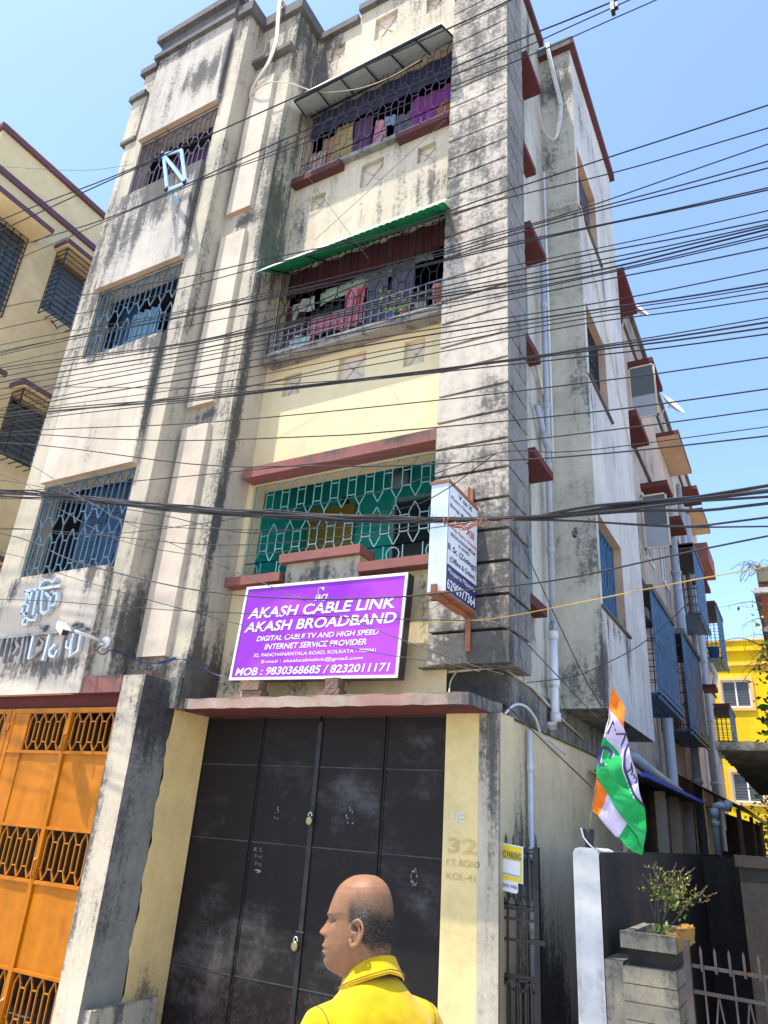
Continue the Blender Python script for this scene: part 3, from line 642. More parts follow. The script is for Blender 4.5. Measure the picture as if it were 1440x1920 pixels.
# first floor balcony: door, dark window, lamp, small vent
p = MB(); p.box(-4.58, -3.97, 6.15, 6.195, 3.52, 5.07); d0 = p.build('door', 'door_olive', BLD)
p = MB(); p.box(-3.47, -3.44, 6.12, 6.19, 4.2, 5.03); p.box(-3.44, -2.6, 6.12, 6.19, 4.99, 5.03); p.box(-3.44, -2.6, 6.12, 6.19, 4.2, 4.24); wf = p.build('window', 'teal_bar', BLD)
p = MB(); p.box(-3.44, -2.6, 6.16, 6.18, 4.24, 4.99); p.build('pane', 'window_glass', wf)
p = MB(); p.lathe((0, 0, 0), ((.0, 0), (.08, .0), (.115, .03), (.115, .06)), 18); p.v = [(x-3.42, 6.19-z, y+5.27) for x, y, z in p.v]; p.build('lamp_shade', 'frosted', BLD, smooth=True)
p = MB(); p.box(-4.16, -4.08, 6.17, 6.196, 5.10, 5.18); p.build('switch_box', 'letter_black', BLD)
# window leaves behind the left bay grilles
def leaf(x0, x1, z0, z1, mat, panels=2, y=4.62):
    p = MB(); p.box(x0, x1, y, y+.03, z0, z1); st = .06; n = panels; h = (z1-z0-st*(n+1))/n
    for k in range(n): a = z0+st+k*(h+st); p.box(x0+st, x1-st, y-.008, y, a, a+h*.9); p.box(x0+st*1.5, x1-st*1.5, y-.014, y-.008, a+.04, a+h*.9-.04)
    return p.build('shutter', mat, BLD)
leaf(-6.45, -6.05, 3.87, 4.95, 'blue_box', 3); leaf(-6.03, -5.72, 3.87, 4.95, 'blue_paint', 3); leaf(-5.70, -5.44, 3.87, 4.95, 'blue_paint', 3)
leaf(-6.8, -6.5, 6.55, 7.6, 'blue_box', 3, 4.7); leaf(-5.72, -5.5, 7.05, 7.6, 'teal_bar', 1, 4.72)
p = MB(); p.grid([-6.52+.02*k for k in range(24)], [6.5, 6.8, 7.1, 7.42], lambda u, v: (u, 4.68+.02*math.sin(u*55), v)); p.build('curtain', 'curtain_blue', BLD, smooth=True)
p = MB(); p.grid([-6.8+.02*k for k in range(68)], [9.1, 9.4, 9.8, 10.25], lambda u, v: (u, 4.78+.03*math.sin(u*38)+.008*math.sin(u*90), v)); p.build('curtain', 'cloth_violet', BLD, smooth=True)
leaf(-6.18, -5.95, 9.14, 9.8, 'blue_paint', 3, 4.68); leaf(-5.78, -5.5, 9.14, 9.9, 'light_blue', 3, 4.68)
# grilles on the street side
G = lambda Y: (lambda u, v: (u, Y, v))
for (a, b_, c, d), mt, n, wd in zip(W3, ('blue_bar', 'blue_bar', 'purple_bar'), (8, 8, 8), (.010, .008, .008)):
    p = MB(); grille(p, G(4.385), NF, a+.01, b_-.01, c+.01, d-.01, n, wd, .014)
    p.build('grille', 'blue_bar' if c < 8 else 'purple_bar', BLD)
p = MB(); grille(p, G(5.10), NF, -4.49, -2.38, 3.87, 4.875, 11, .0075, .008, circles=True); p.build('balcony_grille', 'teal_bar', BLD)
p = MB(); grille(p, G(5.05), NF, -4.53, -2.395, 6.47, 7.71, 12, .008, .008)
p.build('balcony_grille', 'dark_bar', BLD)
p = MB(); grille(p, G(5.05), NF, -4.53, -2.395, 9.14, 10.41, 12, .007, .008, circles=True)
for x in (-4.4, -3.9, -3.3, -2.8, -2.5): p.bar((x, 5.0, 9.1), (x, 5.0, 9.22), .02, .02, NF)
p.build('balcony_grille', 'purple_bar', BLD)
p = MB()                                                           # projecting cage of the second floor balcony
for k in range(25): x = -4.47+2.07*k/24; p.bar((x, 4.91, 6.355), (x, 4.91, 6.66), .009, .009, NF)
for z in (6.375, 6.47, 6.565, 6.66): p.bar((-4.47, 4.91, z), (-2.40, 4.91, z), .009, .009, NF)
for k in range(3): y = 4.91+.07*k; p.bar((-4.47, y, 6.355), (-4.47, y, 6.66), .009, .009, NR)
for z in (6.375, 6.52, 6.66): p.bar((-4.47, 4.91, z), (-4.47, 5.06, z), .009, .009, NR)
p.build('balcony_cage', 'silver_bar', BLD)
# rusticated corner pillar
pl = MB(); z = 2.935; k = 0
while z < 12.2:
    h = .2655 if k else .257
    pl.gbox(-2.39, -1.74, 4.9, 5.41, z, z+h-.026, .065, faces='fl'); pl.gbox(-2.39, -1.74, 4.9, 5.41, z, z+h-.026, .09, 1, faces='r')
    pl.quad((-2.39, 4.9, z), (-1.74, 4.9, z), (-1.74, 5.41, z), (-2.39, 5.41, z)); pl.quad((-2.39, 4.9, z+h-.026), (-1.74, 4.9, z+h-.026), (-1.74, 5.41, z+h-.026), (-2.39, 5.41, z+h-.026))
    z += h; k += 1
pl.box(-2.385, -1.795, 4.955, 5.405, 2.94, 12.25, 2)
for i, q in enumerate(pl.v):                                        # hand laid courses: edges wander a few millimetres
    pl.v[i] = (q[0]+.0025*math.sin(q[2]*31+q[1]*5), q[1], q[2]+.0018*math.sin(q[0]*9+q[2]*17+q[1]*7))
pl.build('corner_pillar', ['pillar', 'pillar_shaded', 'groove'], BLD, zones=[(-2.1, 4.9, 5.3, .4, .3, .5, -.35), (-2.1, 4.9, 6.3, .3, .3, .5, -.3), (-1.85, 4.9, 4.1, .2, .3, .5, .2), (-2.05, 4.9, 3.05, .4, .2, .16, .4), (-2.32, 4.9, 7.6, .1, .2, .5, .45), (-2.32, 4.9, 4.5, .1, .2, .3, .25), (-1.85, 4.9, 5.2, .15, .2, .25, .42), (-2.05, 4.9, 9.5, .4, .3, 1.4, .12), (-1.74, 5.1, 3.4, .05, .4, .8, .12)])
# beam over the ground floor, canopy, piers
p = MB(); p.gbox(-4.57, -1.885, 5.13, 5.3, 2.69, 2.925, .12, faces='fru'); p.gbox(-1.95, -1.885, 5.3, 9.0, 2.62, 2.925, .14, faces='fru')
p.quad((-2.5, 4.95, 2.933), (-1.74, 4.95, 2.933), (-1.74, 5.41, 2.933), (-2.5, 5.41, 2.933)); p.build('ground_beam', 'grey_stain', BLD, zones=[(-3, 5.13, 2.8, 1.5, .3, .2, .3), (-1.9, 6.5, 2.7, .2, 1.5, .2, .25), (-2.2, 5.13, 2.8, .3, .2, .2, .35)])
p = MB(); tp = [(-4.70, 4.69), (-1.955, 4.69), (-1.93, 5.09), (-1.885, 5.16), (-4.70, 5.16)]
xs = [-4.70+.11*k for k in range(25)]+[-1.955]
p.grid(xs, [2.607, 2.635, 2.663, 2.692], lambda u, v: (u, 4.69+.004*math.sin(u*40), v+.004*math.sin(u*23)))
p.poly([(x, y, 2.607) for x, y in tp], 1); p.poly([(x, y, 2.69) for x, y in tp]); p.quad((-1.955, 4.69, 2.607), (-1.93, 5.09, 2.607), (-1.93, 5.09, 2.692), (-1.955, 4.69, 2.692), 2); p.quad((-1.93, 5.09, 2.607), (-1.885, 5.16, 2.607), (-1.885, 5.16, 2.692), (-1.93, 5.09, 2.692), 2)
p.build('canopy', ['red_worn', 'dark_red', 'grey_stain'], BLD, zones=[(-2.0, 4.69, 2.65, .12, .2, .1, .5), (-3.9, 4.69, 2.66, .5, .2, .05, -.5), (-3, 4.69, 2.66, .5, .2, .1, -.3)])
for q in p.v: pass
p = MB(); p.gbox(-2.30, -2.035, 5.088, 5.3, .12, 2.607, .06, faces='fl'); yp = p.build('pier_plaster', 'pier_yellow', BLD, zones=[(-2.06, 5.09, 2.0, .03, .2, .5, -.2), (-2.2, 5.09, .5, .2, .2, .3, .1)])
tx = FY(5.086)
p = MB()
p.text('32', lambda u, v, d: (u, 5.086-d, v), -2.258, -2.042, 1.665, 1.758, .012); p.text('P.T. ROAD', lambda u, v, d: (u, 5.086-d, v), -2.268, -2.02, 1.582, 1.626, .008); p.text('KOL-41', lambda u, v, d: (u, 5.086-d, v), -2.266, -2.05, 1.498, 1.541, .01)
p.build('lettering', 'letter_ochre', yp)
p = MB(); p.text('UE', lambda u, v, d: (u, 5.0862-d, v), -2.226, -2.14, 1.86, 1.93, 0); p.build('lettering', 'pipe_white', yp)
p = MB(); p.gbox(-2.035, -1.885, 5.083, 5.12, .12, 2.607, .06, faces='fr'); p.gbox(-2.035, -1.885, 5.12, 5.41, 0, 2.62, .1, 1, faces='r'); p.build('pier', ['grey_beige', 'yellow_cream'], BLD, zones=[(-1.92, 5.1, 2.2, .04, .1, .6, .5), (-1.98, 5.09, 2.4, .1, .1, .3, .35), (-1.95, 5.09, 1.2, .03, .1, .8, .25), (-1.885, 5.38, 1.7, .02, .05, 1, .6)])
# left pier beside the orange gate
p = MB(); p.gbox(-4.95, -4.69, 4.31, 4.75, .1, 2.83, .07, faces='ft'); p.gbox(-4.95, -4.69, 4.31, 4.69, .1, 2.83, .07, 1, faces='r'); p.gbox(-4.95, -4.6, 4.6, 4.75, 2.6, 2.86, .07, 1, faces='frt')
p.build('pier', ['cream', 'grey_stain'], BLD, zones=[(-4.8, 4.31, 2.6, .2, .1, .3, .35), (-4.95, 4.31, 1.4, .05, .1, 1.0, .5), (-4.8, 4.31, 1.2, .05, .1, .5, .1), (-4.69, 4.5, 2.6, .05, .3, .3, .55), (-4.69, 4.45, 1.2, .05, .2, .8, .12), (-4.69, 4.6, .5, .1, .4, .2, -.4)])
p = MB(); sc_ = lambda u, v, d: (-4.688+d, u, v); rr = random.Random(9)
for cy, cz, n_, L_ in ((4.55, 1.55, 9, .13), (4.50, 1.28, 11, .12), (4.55, 1.02, 9, .12)):
    for k in range(n_): a = -2.9+2.6*k/n_+rr.uniform(-.1, .1); p.stroke(catmull([(cy, cz), (cy+L_*.6*math.cos(a), cz+L_*.6*math.sin(a)+.02), (cy+L_*math.cos(a), cz+L_*1.1*math.sin(a))], 3), .004, sc_, 0, .0015)
p.stroke(catmull([(4.42, 1.80), (4.50, 1.90), (4.60, 1.88), (4.64, 1.76)], 5), .006, sc_, 0, .0015); p.stroke(catmull([(4.40, 1.62), (4.48, 1.74), (4.58, 1.76), (4.64, 1.72)], 5), .006, sc_, 0, .0015); p.stroke([(4.42, .70), (4.62, .72)], .008, sc_, 0, .0015)
p.build('scratch_mark', 'concrete', BLD)
p = MB(); p.gbox(-4.70, -4.685, 4.69, 5.15, .12, 2.607, .07, faces='r'); p.v = [(x, y+(.012*math.sin(z*13)+.008*math.sin(z*37) if y < 4.72 else 0), z) for x, y, z in p.v]
p.build('reveal_plaster', 'ochre', BLD, zones=[(-4.69, 4.9, .4, .1, .3, .25, .5), (-4.69, 5.12, 1.2, .1, .05, .9, .25), (-4.69, 4.95, 1.8, .05, .15, .04, .3)])
p = MB(); p.gbox(-4.93, -4.62, 4.35, 5.0, 0.1, .48, .1); p.build('plinth', 'grey_beige', BLD, zones=[(-4.7, 4.5, .45, .3, .4, .08, .4)])
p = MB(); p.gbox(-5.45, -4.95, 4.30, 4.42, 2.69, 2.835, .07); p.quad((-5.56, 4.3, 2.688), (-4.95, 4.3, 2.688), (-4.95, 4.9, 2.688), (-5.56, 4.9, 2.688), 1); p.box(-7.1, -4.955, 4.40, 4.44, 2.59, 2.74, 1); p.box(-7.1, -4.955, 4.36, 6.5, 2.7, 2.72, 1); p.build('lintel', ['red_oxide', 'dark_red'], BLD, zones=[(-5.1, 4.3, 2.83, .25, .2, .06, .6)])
p = MB(); p.quad((-7.1, 6.6, 0), (-4.8, 6.6, 0), (-4.8, 6.6, 2.75), (-7.1, 6.6, 2.75)); p.quad((-4.82, 4.7, 0), (-4.82, 6.6, 0), (-4.82, 6.6, 2.75), (-4.82, 4.7, 2.75)); p.quad((-7.1, 4.4, 0), (-7.1, 6.6, 0), (-7.1, 6.6, 2.75), (-7.1, 4.4, 2.75)); p.box(-6.3, -5.4, 6.4, 6.58, 1.4, 2.2, 1); p.build('passage_wall', ['passage', 'dark_bar'], BLD)
# garage door: four sheet leaves
gd = MB(); gd.box(-4.69, -2.28, 5.20, 5.22, .1, 2.61); GD = gd.build('garage_door', 'black_iron', BLD, label='black sheet iron garage door in four folding leaves with dusty scuffs and a painted-in sunlit patch')
GZ = [(-4.4, 5.15, .75, .3, .2, .35, .35), (-3.9, 5.15, .8, .25, .2, .35, .3), (-3.3, 5.15, .75, .3, .2, .3, .25), (-4.45, 5.15, .42, .25, .2, .08, .5), (-4.35, 5.15, 1.75, .25, .2, .2, .35), (-3.8, 5.15, 1.9, .2, .2, .15, .28), (-3.0, 5.15, 2.0, .3, .2, .2, .2), (-2.5, 5.15, 1.35, .2, .2, .5, .12)]  # low zones paint the sunlit patch as paler leaves; upper ones are dust
for a, b_ in ((-4.685, -4.05), (-4.04, -3.462), (-3.448, -2.845), (-2.835, -2.29)):
    p = MB()
    for z0, z1 in ((.15, .682), (.694, 1.615), (1.626, 2.203), (2.214, 2.595)):
        xs = [a+.012+(b_-a-.024)*k/6 for k in range(7)]; n = max(2, int((z1-z0)/.1)); zs = [z0+(z1-z0)*k/n for k in range(n+1)]
        bow = random.uniform(.002, .007)
        p.grid(xs, zs, lambda u, v: (u, 5.150+bow*math.sin((u-a)/(b_-a)*3.14)*math.sin((v-z0)/(z1-z0)*3.14), v))
        p.box(a, b_, 5.146, 5.165, z1-.001, z1+.009, 1)
    p.box(a, a+.014, 5.143, 5.19, .12, 2.6); p.box(b_-.014, b_, 5.143, 5.19, .12, 2.6)
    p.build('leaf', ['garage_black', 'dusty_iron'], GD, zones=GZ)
p = MB(); p.box(-3.475, -3.435, 5.135, 5.15, .15, 2.56)
for z in (1.9, 1.04): p.tube([(-3.49, 5.13, z), (-3.42, 5.13, z)], .008)
p.build('bolt', 'black_iron', GD)
cm = MB()
rr = random.Random(3)
for cx, cz, s, n in ((-2.541, 1.488, .035, 26), (-3.106, 1.852, .045, 16), (-3.80, 1.84, .03, 8)):
    for k in range(n):
        an = rr.random()*6.28; R = s*rr.uniform(.6, 1.3); q = rr.uniform(.003, .009)
        x, z = cx+R*math.cos(an)*.7, cz+R*math.sin(an)*1.3
        cm.poly([(x+q*math.cos(t_)*rr.uniform(.6, 1.2), 5.1425, z+q*math.sin(t_)*rr.uniform(.6, 1.5)) for t_ in (0, 1.05, 2.1, 3.14, 4.2, 5.2)])
for k, s_ in enumerate(('R 3.', 'T=m)', 'Ting', '  ,')):
    if s_.strip(): cm.text(s_.strip(), lambda u, v, d: (u, 5.1425, v), -3.985+.01*k, -3.90+.004*k, 1.55-.052*k, 1.58-.052*k, -.012)
cm.build('chalk_mark', 'chalk', GD)
for x, z, lb in ((-3.457, 1.82, 'small brass padlock at the middle of the black garage door'), (-3.477, .965, 'lower brass padlock on the seam of the black garage door')):
    t = thing('padlock', lb, 'padlock', (x, 5.12, z-.05), 'padlocks on the garage door')
    p = MB(); p.lathe((0, 0, 0), ((.02, -.012), (.028, -.010), (.030, 0), (.028, .010), (.02, .012)), 18); p.v = [(x+a, 5.11+c, z-.015+b_*1.15) for a, b_, c in p.v]; p.build('lock_body', 'brass', t, smooth=True)
    p = MB(); p.tube([(x+.017*math.cos(a), 5.115, z+.018+.028*math.sin(a)) for a in [math.pi*k/8 for k in range(9)]], .0045); p.build('shackle', 'aluminium', t)
# orange gate
GT = thing('metal_gate', 'bright orange sheet metal gate with pointed bar openings left of the garage', 'gate', (-5.9, 4.36, 0))
def gate_leaf(x0, x1, narrow=False, mats=('orange_paint', 'orange_dark')):
    p = MB(); F = lambda a, b_, c, d, y0=4.35, y1=4.39: p.box(a, b_, y0, y1, c, d)
    F(x0, x0+.055, .12, 2.575); F(x1-.06, x1, .12, 2.575); F(x0+.055, x1-.06, 2.535, 2.575); F(x0+.055, x1-.06, .12, .16)
    xm = x0+(.2 if narrow else .79); cols = ((xm+.045, x1-.06),) if narrow else ((x0+.255, xm), (xm+.045, x1-.06)); rails = (2.19, 1.60, 1.20, .60, .20)
    for z in rails: F(x0+.055, x1-.06, z, z+.022, 4.345, 4.385)
    F(xm, xm+.045, .16, 2.535, 4.343, 4.388)
    fr = p.build('gate_frame', mats[0], GT)
    p = MB(); 
    def F2(a, b_, c, d):
        k_ = random.uniform(.002, .005); p.grid([a+(b_-a)*i/8 for i in range(9)], [c+(d-c)*i/8 for i in range(9)], lambda u, v: (u, 4.366+k_*math.sin((u-a)/(b_-a)*6)*math.sin((v-c)/(d-c)*4+a), v))
    for a, b_ in cols:
        F2(a, b_, 1.622, 2.19); F2(a, b_, .622, 1.20)
    p.box(x0+.055, x0+(.2 if narrow else .255), 4.356, 4.372, .16, 2.535)
    p.build('sheet_panel', mats[0], GT)
    for a, b_ in cols:
        for c, d in ((2.212, 2.535), (1.222, 1.60), (.222, .60)):
            p = MB(); grille(p, lambda u, v: (u, 4.366, v), NF, a, b_, c, d, 4, .009, .014, style='one'); p.build('grille', mats[1], GT)
    p = MB()
    for z in (2.413, 1.65, .893): p.box(x1-.035, x1+.035, 4.335, 4.352, z-.03, z+.03); p.tube([(x1-.005, 4.335, z-.035), (x1-.005, 4.335, z+.035)], .010)
    p.build('hinge', mats[1], GT)
    for z in (2.284, 1.31, .35):
        p = MB(); p.tube([(xm+.022, 4.343, z-.07), (xm+.022, 4.325, z-.06), (xm+.022, 4.325, z+.06), (xm+.022, 4.343, z+.07)], .009); p.build('handle', mats[1], GT)
gate_leaf(-6.365, -4.925); gate_leaf(-7.12, -6.375, True)
# ------------------------------------------------------------------ lane side of the main building
GY = lambda X: (lambda u, v: (X, u, v))
p = MB()
SW = [(5.50, 5.97, 3.65, 4.86), (5.50, 5.97, 6.3, 7.5), (5.50, 5.97, 8.95, 10.15)]
p.wall(5.40, 6.70, 2.90, 12.2, RX(-1.90), SW, .15, .13); p.gbox(-2.0, -1.84, 5.40, 6.75, 12.2, 12.33, .3, 1); p.build('side_wall', ['lane', 'coping_red'], BLD, zones=[(-1.9, 6.1, 11.5, .2, .6, .8, .3), (-1.9, 5.6, 7.8, .2, .3, .6, .2), (-1.9, 6.0, 5.4, .2, .3, .6, .22), (-1.9, 5.9, 3.5, .2, .2, .3, .4), (-1.9, 6.4, 3.0, .2, .4, .2, .3)])
for i, (a, b_, c, d) in enumerate(SW):
    p = MB(); p.box(-2.04, -2.03, a, b_, c, d); wn = p.build('window', 'window_glass', BLD)
    p = MB(); grille(p, GY(-1.915), NR, a+.01, b_-.01, c+.01, d-.01, 3, .014, .012); p.build('grille', 'teal_bar', wn)
    p = MB(); p.gbox(-1.9, -1.68, 5.42, 5.97, d, d+.075, .1); p.build('sunshade', 'maroon', BLD, zones=[(-1.8, 5.7, d+.07, .3, .3, .04, .4)])
    p = MB(); p.gbox(-1.9, -1.78, 5.45, 6.0, c-.09, c, .1); p.build('window_sill', 'maroon', BLD)
p = MB()
BW = [(6.78, 7.86, 3.86, 4.84), (6.78, 7.72, 6.47, 7.50), (6.78, 7.74, 8.92, 10.02)]
p.wall(-1.9, -1.47, 2.895, 11.80, FY(6.69), step=.11)
p.wall(6.69, 9.08, 2.895, 11.80, RX(-1.47), BW, .17, .12, 1, rmi=2)
p.quad((-1.9, 6.69, 2.895), (-1.47, 6.69, 2.895), (-1.47, 9.08, 2.895), (-1.9, 9.08, 2.895), 3); p.quad((-1.9, 9.08, 2.895), (-1.47, 9.08, 2.895), (-1.47, 9.08, 11.62), (-1.9, 9.08, 11.62), 0)
p.gbox(-2.0, -1.40, 6.60, 9.16, 11.80, 11.93, .3, 4); p.gbox(-2.0, -1.44, 6.595, 6.60, 11.79, 11.935, .1, 5)
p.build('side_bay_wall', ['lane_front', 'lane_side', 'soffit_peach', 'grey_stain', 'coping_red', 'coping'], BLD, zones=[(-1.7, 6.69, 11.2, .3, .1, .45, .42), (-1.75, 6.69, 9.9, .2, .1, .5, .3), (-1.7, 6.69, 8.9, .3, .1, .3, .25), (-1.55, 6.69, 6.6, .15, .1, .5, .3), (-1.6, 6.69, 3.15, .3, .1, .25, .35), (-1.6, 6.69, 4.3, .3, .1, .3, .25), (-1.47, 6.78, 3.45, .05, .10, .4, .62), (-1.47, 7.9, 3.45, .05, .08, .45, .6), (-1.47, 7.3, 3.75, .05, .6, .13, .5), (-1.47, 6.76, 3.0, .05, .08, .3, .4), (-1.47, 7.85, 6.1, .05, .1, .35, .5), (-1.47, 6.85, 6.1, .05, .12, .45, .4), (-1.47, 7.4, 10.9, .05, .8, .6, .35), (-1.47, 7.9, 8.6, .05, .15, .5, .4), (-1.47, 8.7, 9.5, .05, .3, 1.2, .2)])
for a, b_, c, d in BW:
    p = MB(); p.quad((-1.66, a-.06, c-.1), (-1.66, b_+.1, c-.1), (-1.66, b_+.1, d+.1), (-1.66, a-.06, d+.1)); wn = p.build('window', 'interior_purple', BLD)
    p = MB(); grille(p, GY(-1.565), NR, a+.005, b_-.005, c+.005, d-.005, 8, .017, .014)
    if c < 5:
        for k in range(9): p.bar((-1.575, a+(b_-a)*k/8, c), (-1.575, a+(b_-a)*k/8, d), .05, .01, NR)
    p.build('grille', 'cage_blue' if c < 5 else ('dark_bar' if c < 7 else 'purple_bar'), wn)
    p = MB(); p.box(-1.49, -1.44, a-.08, b_+.12, c-.03, c-.004); p.build('window_sill', 'coping', BLD)
# ground floor lane wall
p = MB(); p.wall(5.40, 9.1, 0, 2.62, RX(-1.92), step=.12); p.gbox(-1.95, -1.90, 5.42, 5.62, 0, 2.6, .12, faces='fr')
p.build('ground_wall', 'ground_wall', BLD, zones=[(-1.92, 5.85, 1.55, .2, .28, .55, .55), (-1.92, 6.2, .8, .2, .7, .55, .55), (-1.92, 5.7, .5, .2, .7, .6, .3), (-1.92, 7.4, .35, .2, 1.4, .5, .4), (-1.92, 6.0, 2.35, .2, .3, .2, .12), (-1.92, 5.5, 2.0, .2, .12, .7, .4)])
p = MB(); p.quad((-7.18, 4.4, 11.7), (-5.22, 4.4, 11.7), (-5.22, 9.08, 11.7), (-7.18, 9.08, 11.7)); p.quad((-5.22, 4.68, 11.7), (-4.6, 4.68, 11.7), (-4.6, 9.08, 11.7), (-5.22, 9.08, 11.7)); p.quad((-4.6, 5.1, 11.7), (-1.92, 5.1, 11.7), (-1.92, 9.08, 11.7), (-4.6, 9.08, 11.7)); p.quad((-7.18, 9.08, 0), (-1.9, 9.08, 0), (-1.9, 9.08, 11.7), (-7.18, 9.08, 11.7)); p.quad((-7.18, 6.5, 0), (-7.18, 9.08, 0), (-7.18, 9.08, 11.7), (-7.18, 6.5, 11.7)); p.build('roof', 'concrete', BLD)
# pipes
def pipe(name, pts, r, mat, parent=BLD, coll=(), n=10):
    p = MB(); p.tube(pts, r, n)
    for (x, y, z) in coll: p.tube([(x, y, z-.035), (x, y, z+.035)], r*1.28, n)
    return p.build(name, mat, parent, smooth=True)
pipe('drain_pipe', [(-1.90, 6.30, 2.69), (-1.83, 6.30, 2.69), (-1.82, 6.30, 2.73), (-1.82, 6.30, 3.5)], .036, 'pipe_white', coll=[(-1.82, 6.30, 2.76), (-1.82, 6.3, 3.48), (-1.82, 6.3, 3.05)])
pipe('drain_pipe', [(-1.82, 6.30, 3.5), (-1.82, 6.30, 8.2)], .030, 'pipe_grey', coll=[(-1.82, 6.3, 3.56), (-1.82, 6.3, 4.3), (-1.82, 6.3, 5.2), (-1.82, 6.3, 5.9), (-1.82, 6.3, 7.2)])
pipe('drain_pipe', [(-1.87, 6.05, 5.75), (-1.84, 6.05, 5.75), (-1.83, 6.25, 5.45), (-1.82, 6.3, 5.40)], .030, 'pipe_grey')
pipe('drain_pipe', [(-1.84, 6.55, 5.4), (-1.84, 6.55, 9.5)], .014, 'pipe_white', n=8)
pipe('drain_pipe', [(-1.87, 6.0, 6.4), (-1.85, 6.15, 6.2), (-1.86, 6.35, 6.0), (-1.86, 6.6, 5.4)], .018, 'pvc_cream', n=8)
pipe('drain_pipe', [(-1.885, 5.78, .3), (-1.885, 5.78, 2.58)], .022, 'pipe_white', coll=[(-1.885, 5.78, 2.3), (-1.885, 5.78, 1.2)])
pipe('conduit', [(-2.75, 5.11, 2.90), (-2.2, 5.10, 2.928), (-1.885, 5.10, 2.945), (-1.86, 5.14, 2.945), (-1.865, 5.8, 2.925), (-1.865, 6.6, 2.80), (-1.87, 7.4, 2.72)], .012, 'pvc_cream', n=6)
pipe('conduit', catmull([(-1.87, 5.18, 2.62), (-1.84, 5.3, 2.70), (-1.82, 5.5, 2.72), (-1.82, 5.75, 2.66), (-1.84, 5.95, 2.56), (-1.84, 6.2, 2.55), (-1.86, 6.7, 2.50)]), .010, 'pipe_white', n=6)
pipe('conduit', catmull([(-2.22, 5.09, 2.93), (-2.24, 5.02, 2.84), (-2.22, 4.95, 2.76), (-2.2, 4.9, 2.70)]), .006, 'pvc_cream', n=6)
pipe('conduit', catmull([(-1.82, 6.68, 8.98), (-1.7, 6.655, 8.93), (-1.46, 6.66, 8.90), (-1.45, 7.0, 8.55), (-1.45, 7.6, 8.0), (-1.45, 8.4, 7.2), (-1.45, 9.0, 6.6)]), .010, 'pvc_cream', n=6)
# hoses hanging from the roof, on the middle strip and on the side bay
hs = thing('hose_bundle', 'bundle of pale hoses hanging from the roof edge over the tall fins', 'hose', (-4.9, 4.55, 10.5))
for k, (r_, m_) in enumerate(((.015, 'pvc_cream'), (.014, 'pipe_white'), (.012, 'pvc_cream'))):
    p = MB(); d = .02*k
    p.tube(catmull([(-4.86+d, 4.68, 12.06), (-4.87+d, 4.50, 12.10), (-4.86+d, 4.50, 11.8), (-4.84+d, 4.53, 11.35), (-4.84+d, 4.52, 11.12), (-4.90+d, 4.52, 10.85), (-5.05+d*.6, 4.54, 10.66), (-5.16+d*.3, 4.58, 10.55), (-5.17, 4.60, 10.44)]), r_, 8); p.build('hose', m_, hs, smooth=True)
p = MB(); p.tube(catmull([(-5.17, 4.60, 10.43), (-5.0, 4.52, 10.42), (-4.75, 4.50, 10.38), (-4.45, 4.55, 10.24), (-4.1, 4.7, 10.06), (-3.6, 4.8, 9.94), (-3.2, 4.85, 9.95), (-2.8, 4.88, 10.05)]), [.012]*12+[.007]*31, 6); p.build('hose', 'pvc_cream', hs, smooth=True)
hs = thing('hose_bundle', 'loop of white hoses hanging from the roof of the lane side bay', 'hose', (-1.75, 6.62, 10.2))
for k in range(3):
    d = .02*k; p = MB()
    p.tube(catmull([(-1.72+d, 6.8, 11.98), (-1.76+d, 6.57, 11.95), (-1.72+d, 6.58, 11.5), (-1.66+d, 6.62, 11.0), (-1.63+d, 6.62, 10.7), (-1.66+d, 6.62, 10.35), (-1.72+d*.5, 6.62, 10.1), (-1.84, 6.6, 10.3), (-1.86, 6.45, 10.6)]), .012-.002*k, 8); p.build('hose', 'pvc_cream' if k == 0 else 'pipe_white', hs, smooth=True)
# ------------------------------------------------------------------ rear block along the lane
RB = thing('apartment_building', 'long grey rear block along the lane with blue grille boxes and red sunshades', 'building', (-3, 15, 0))
p = MB(); p.wall(9.08, 21.6, 0, 11.55, RX(-1.85), step=.3); p.wall(-1.85, -1.47, 2.9, 3.0, FY(9.081), step=.3)
p.quad((-7, 21.6, 0), (-1.85, 21.6, 0), (-1.85, 21.6, 11.55), (-7, 21.6, 11.55)); p.quad((-7, 9.1, 11.55), (-1.85, 9.1, 11.55), (-1.85, 21.6, 11.55), (-7, 21.6, 11.55))
p.build('wall', 'beige_far', RB, zones=[(-1.85, y, z, .3, .35, 1.0, .42) for y, z in ((10.8, 10.8), (12.8, 8.6), (13.6, 8.3), (10.2, 8.6), (14.2, 6.6), (16.4, 9.0), (18.5, 8.6), (11.6, 6.2), (11.4, 2.6), (15, 2.7), (17.5, 5.6), (19.5, 4))]+[(-1.85, 15, 11.2, .3, 8, .5, .4)])
p = MB(); p.gbox(-2.1, -1.78, 9.08, 21.65, 11.55, 11.68, .5); p.gbox(-1.85, -1.80, 9.1, 21.6, 10.72, 10.78, .5); p.gbox(-1.85, -1.8, 9.1, 21.6, 8.15, 8.2, .5); p.gbox(-1.85, -1.8, 9.1, 21.6, 5.55, 5.6, .5); p.build('coping', 'coping', RB)
def shade(y0, y1, z, x=-1.40, mat='maroon', under=None, h=.10):
    p = MB(); p.gbox(-1.85, x, y0, y1, z, z+h, .25, 1 if under else 0)
    if under: p.box(-1.84, x-.01, y0+.01, y1-.01, z-.004, z, 0)
    return p.build('sunshade', [under, mat] if under else [mat], RB, zones=[(-1.6, (y0+y1)/2, z+h, .4, 1, .03, .7)])
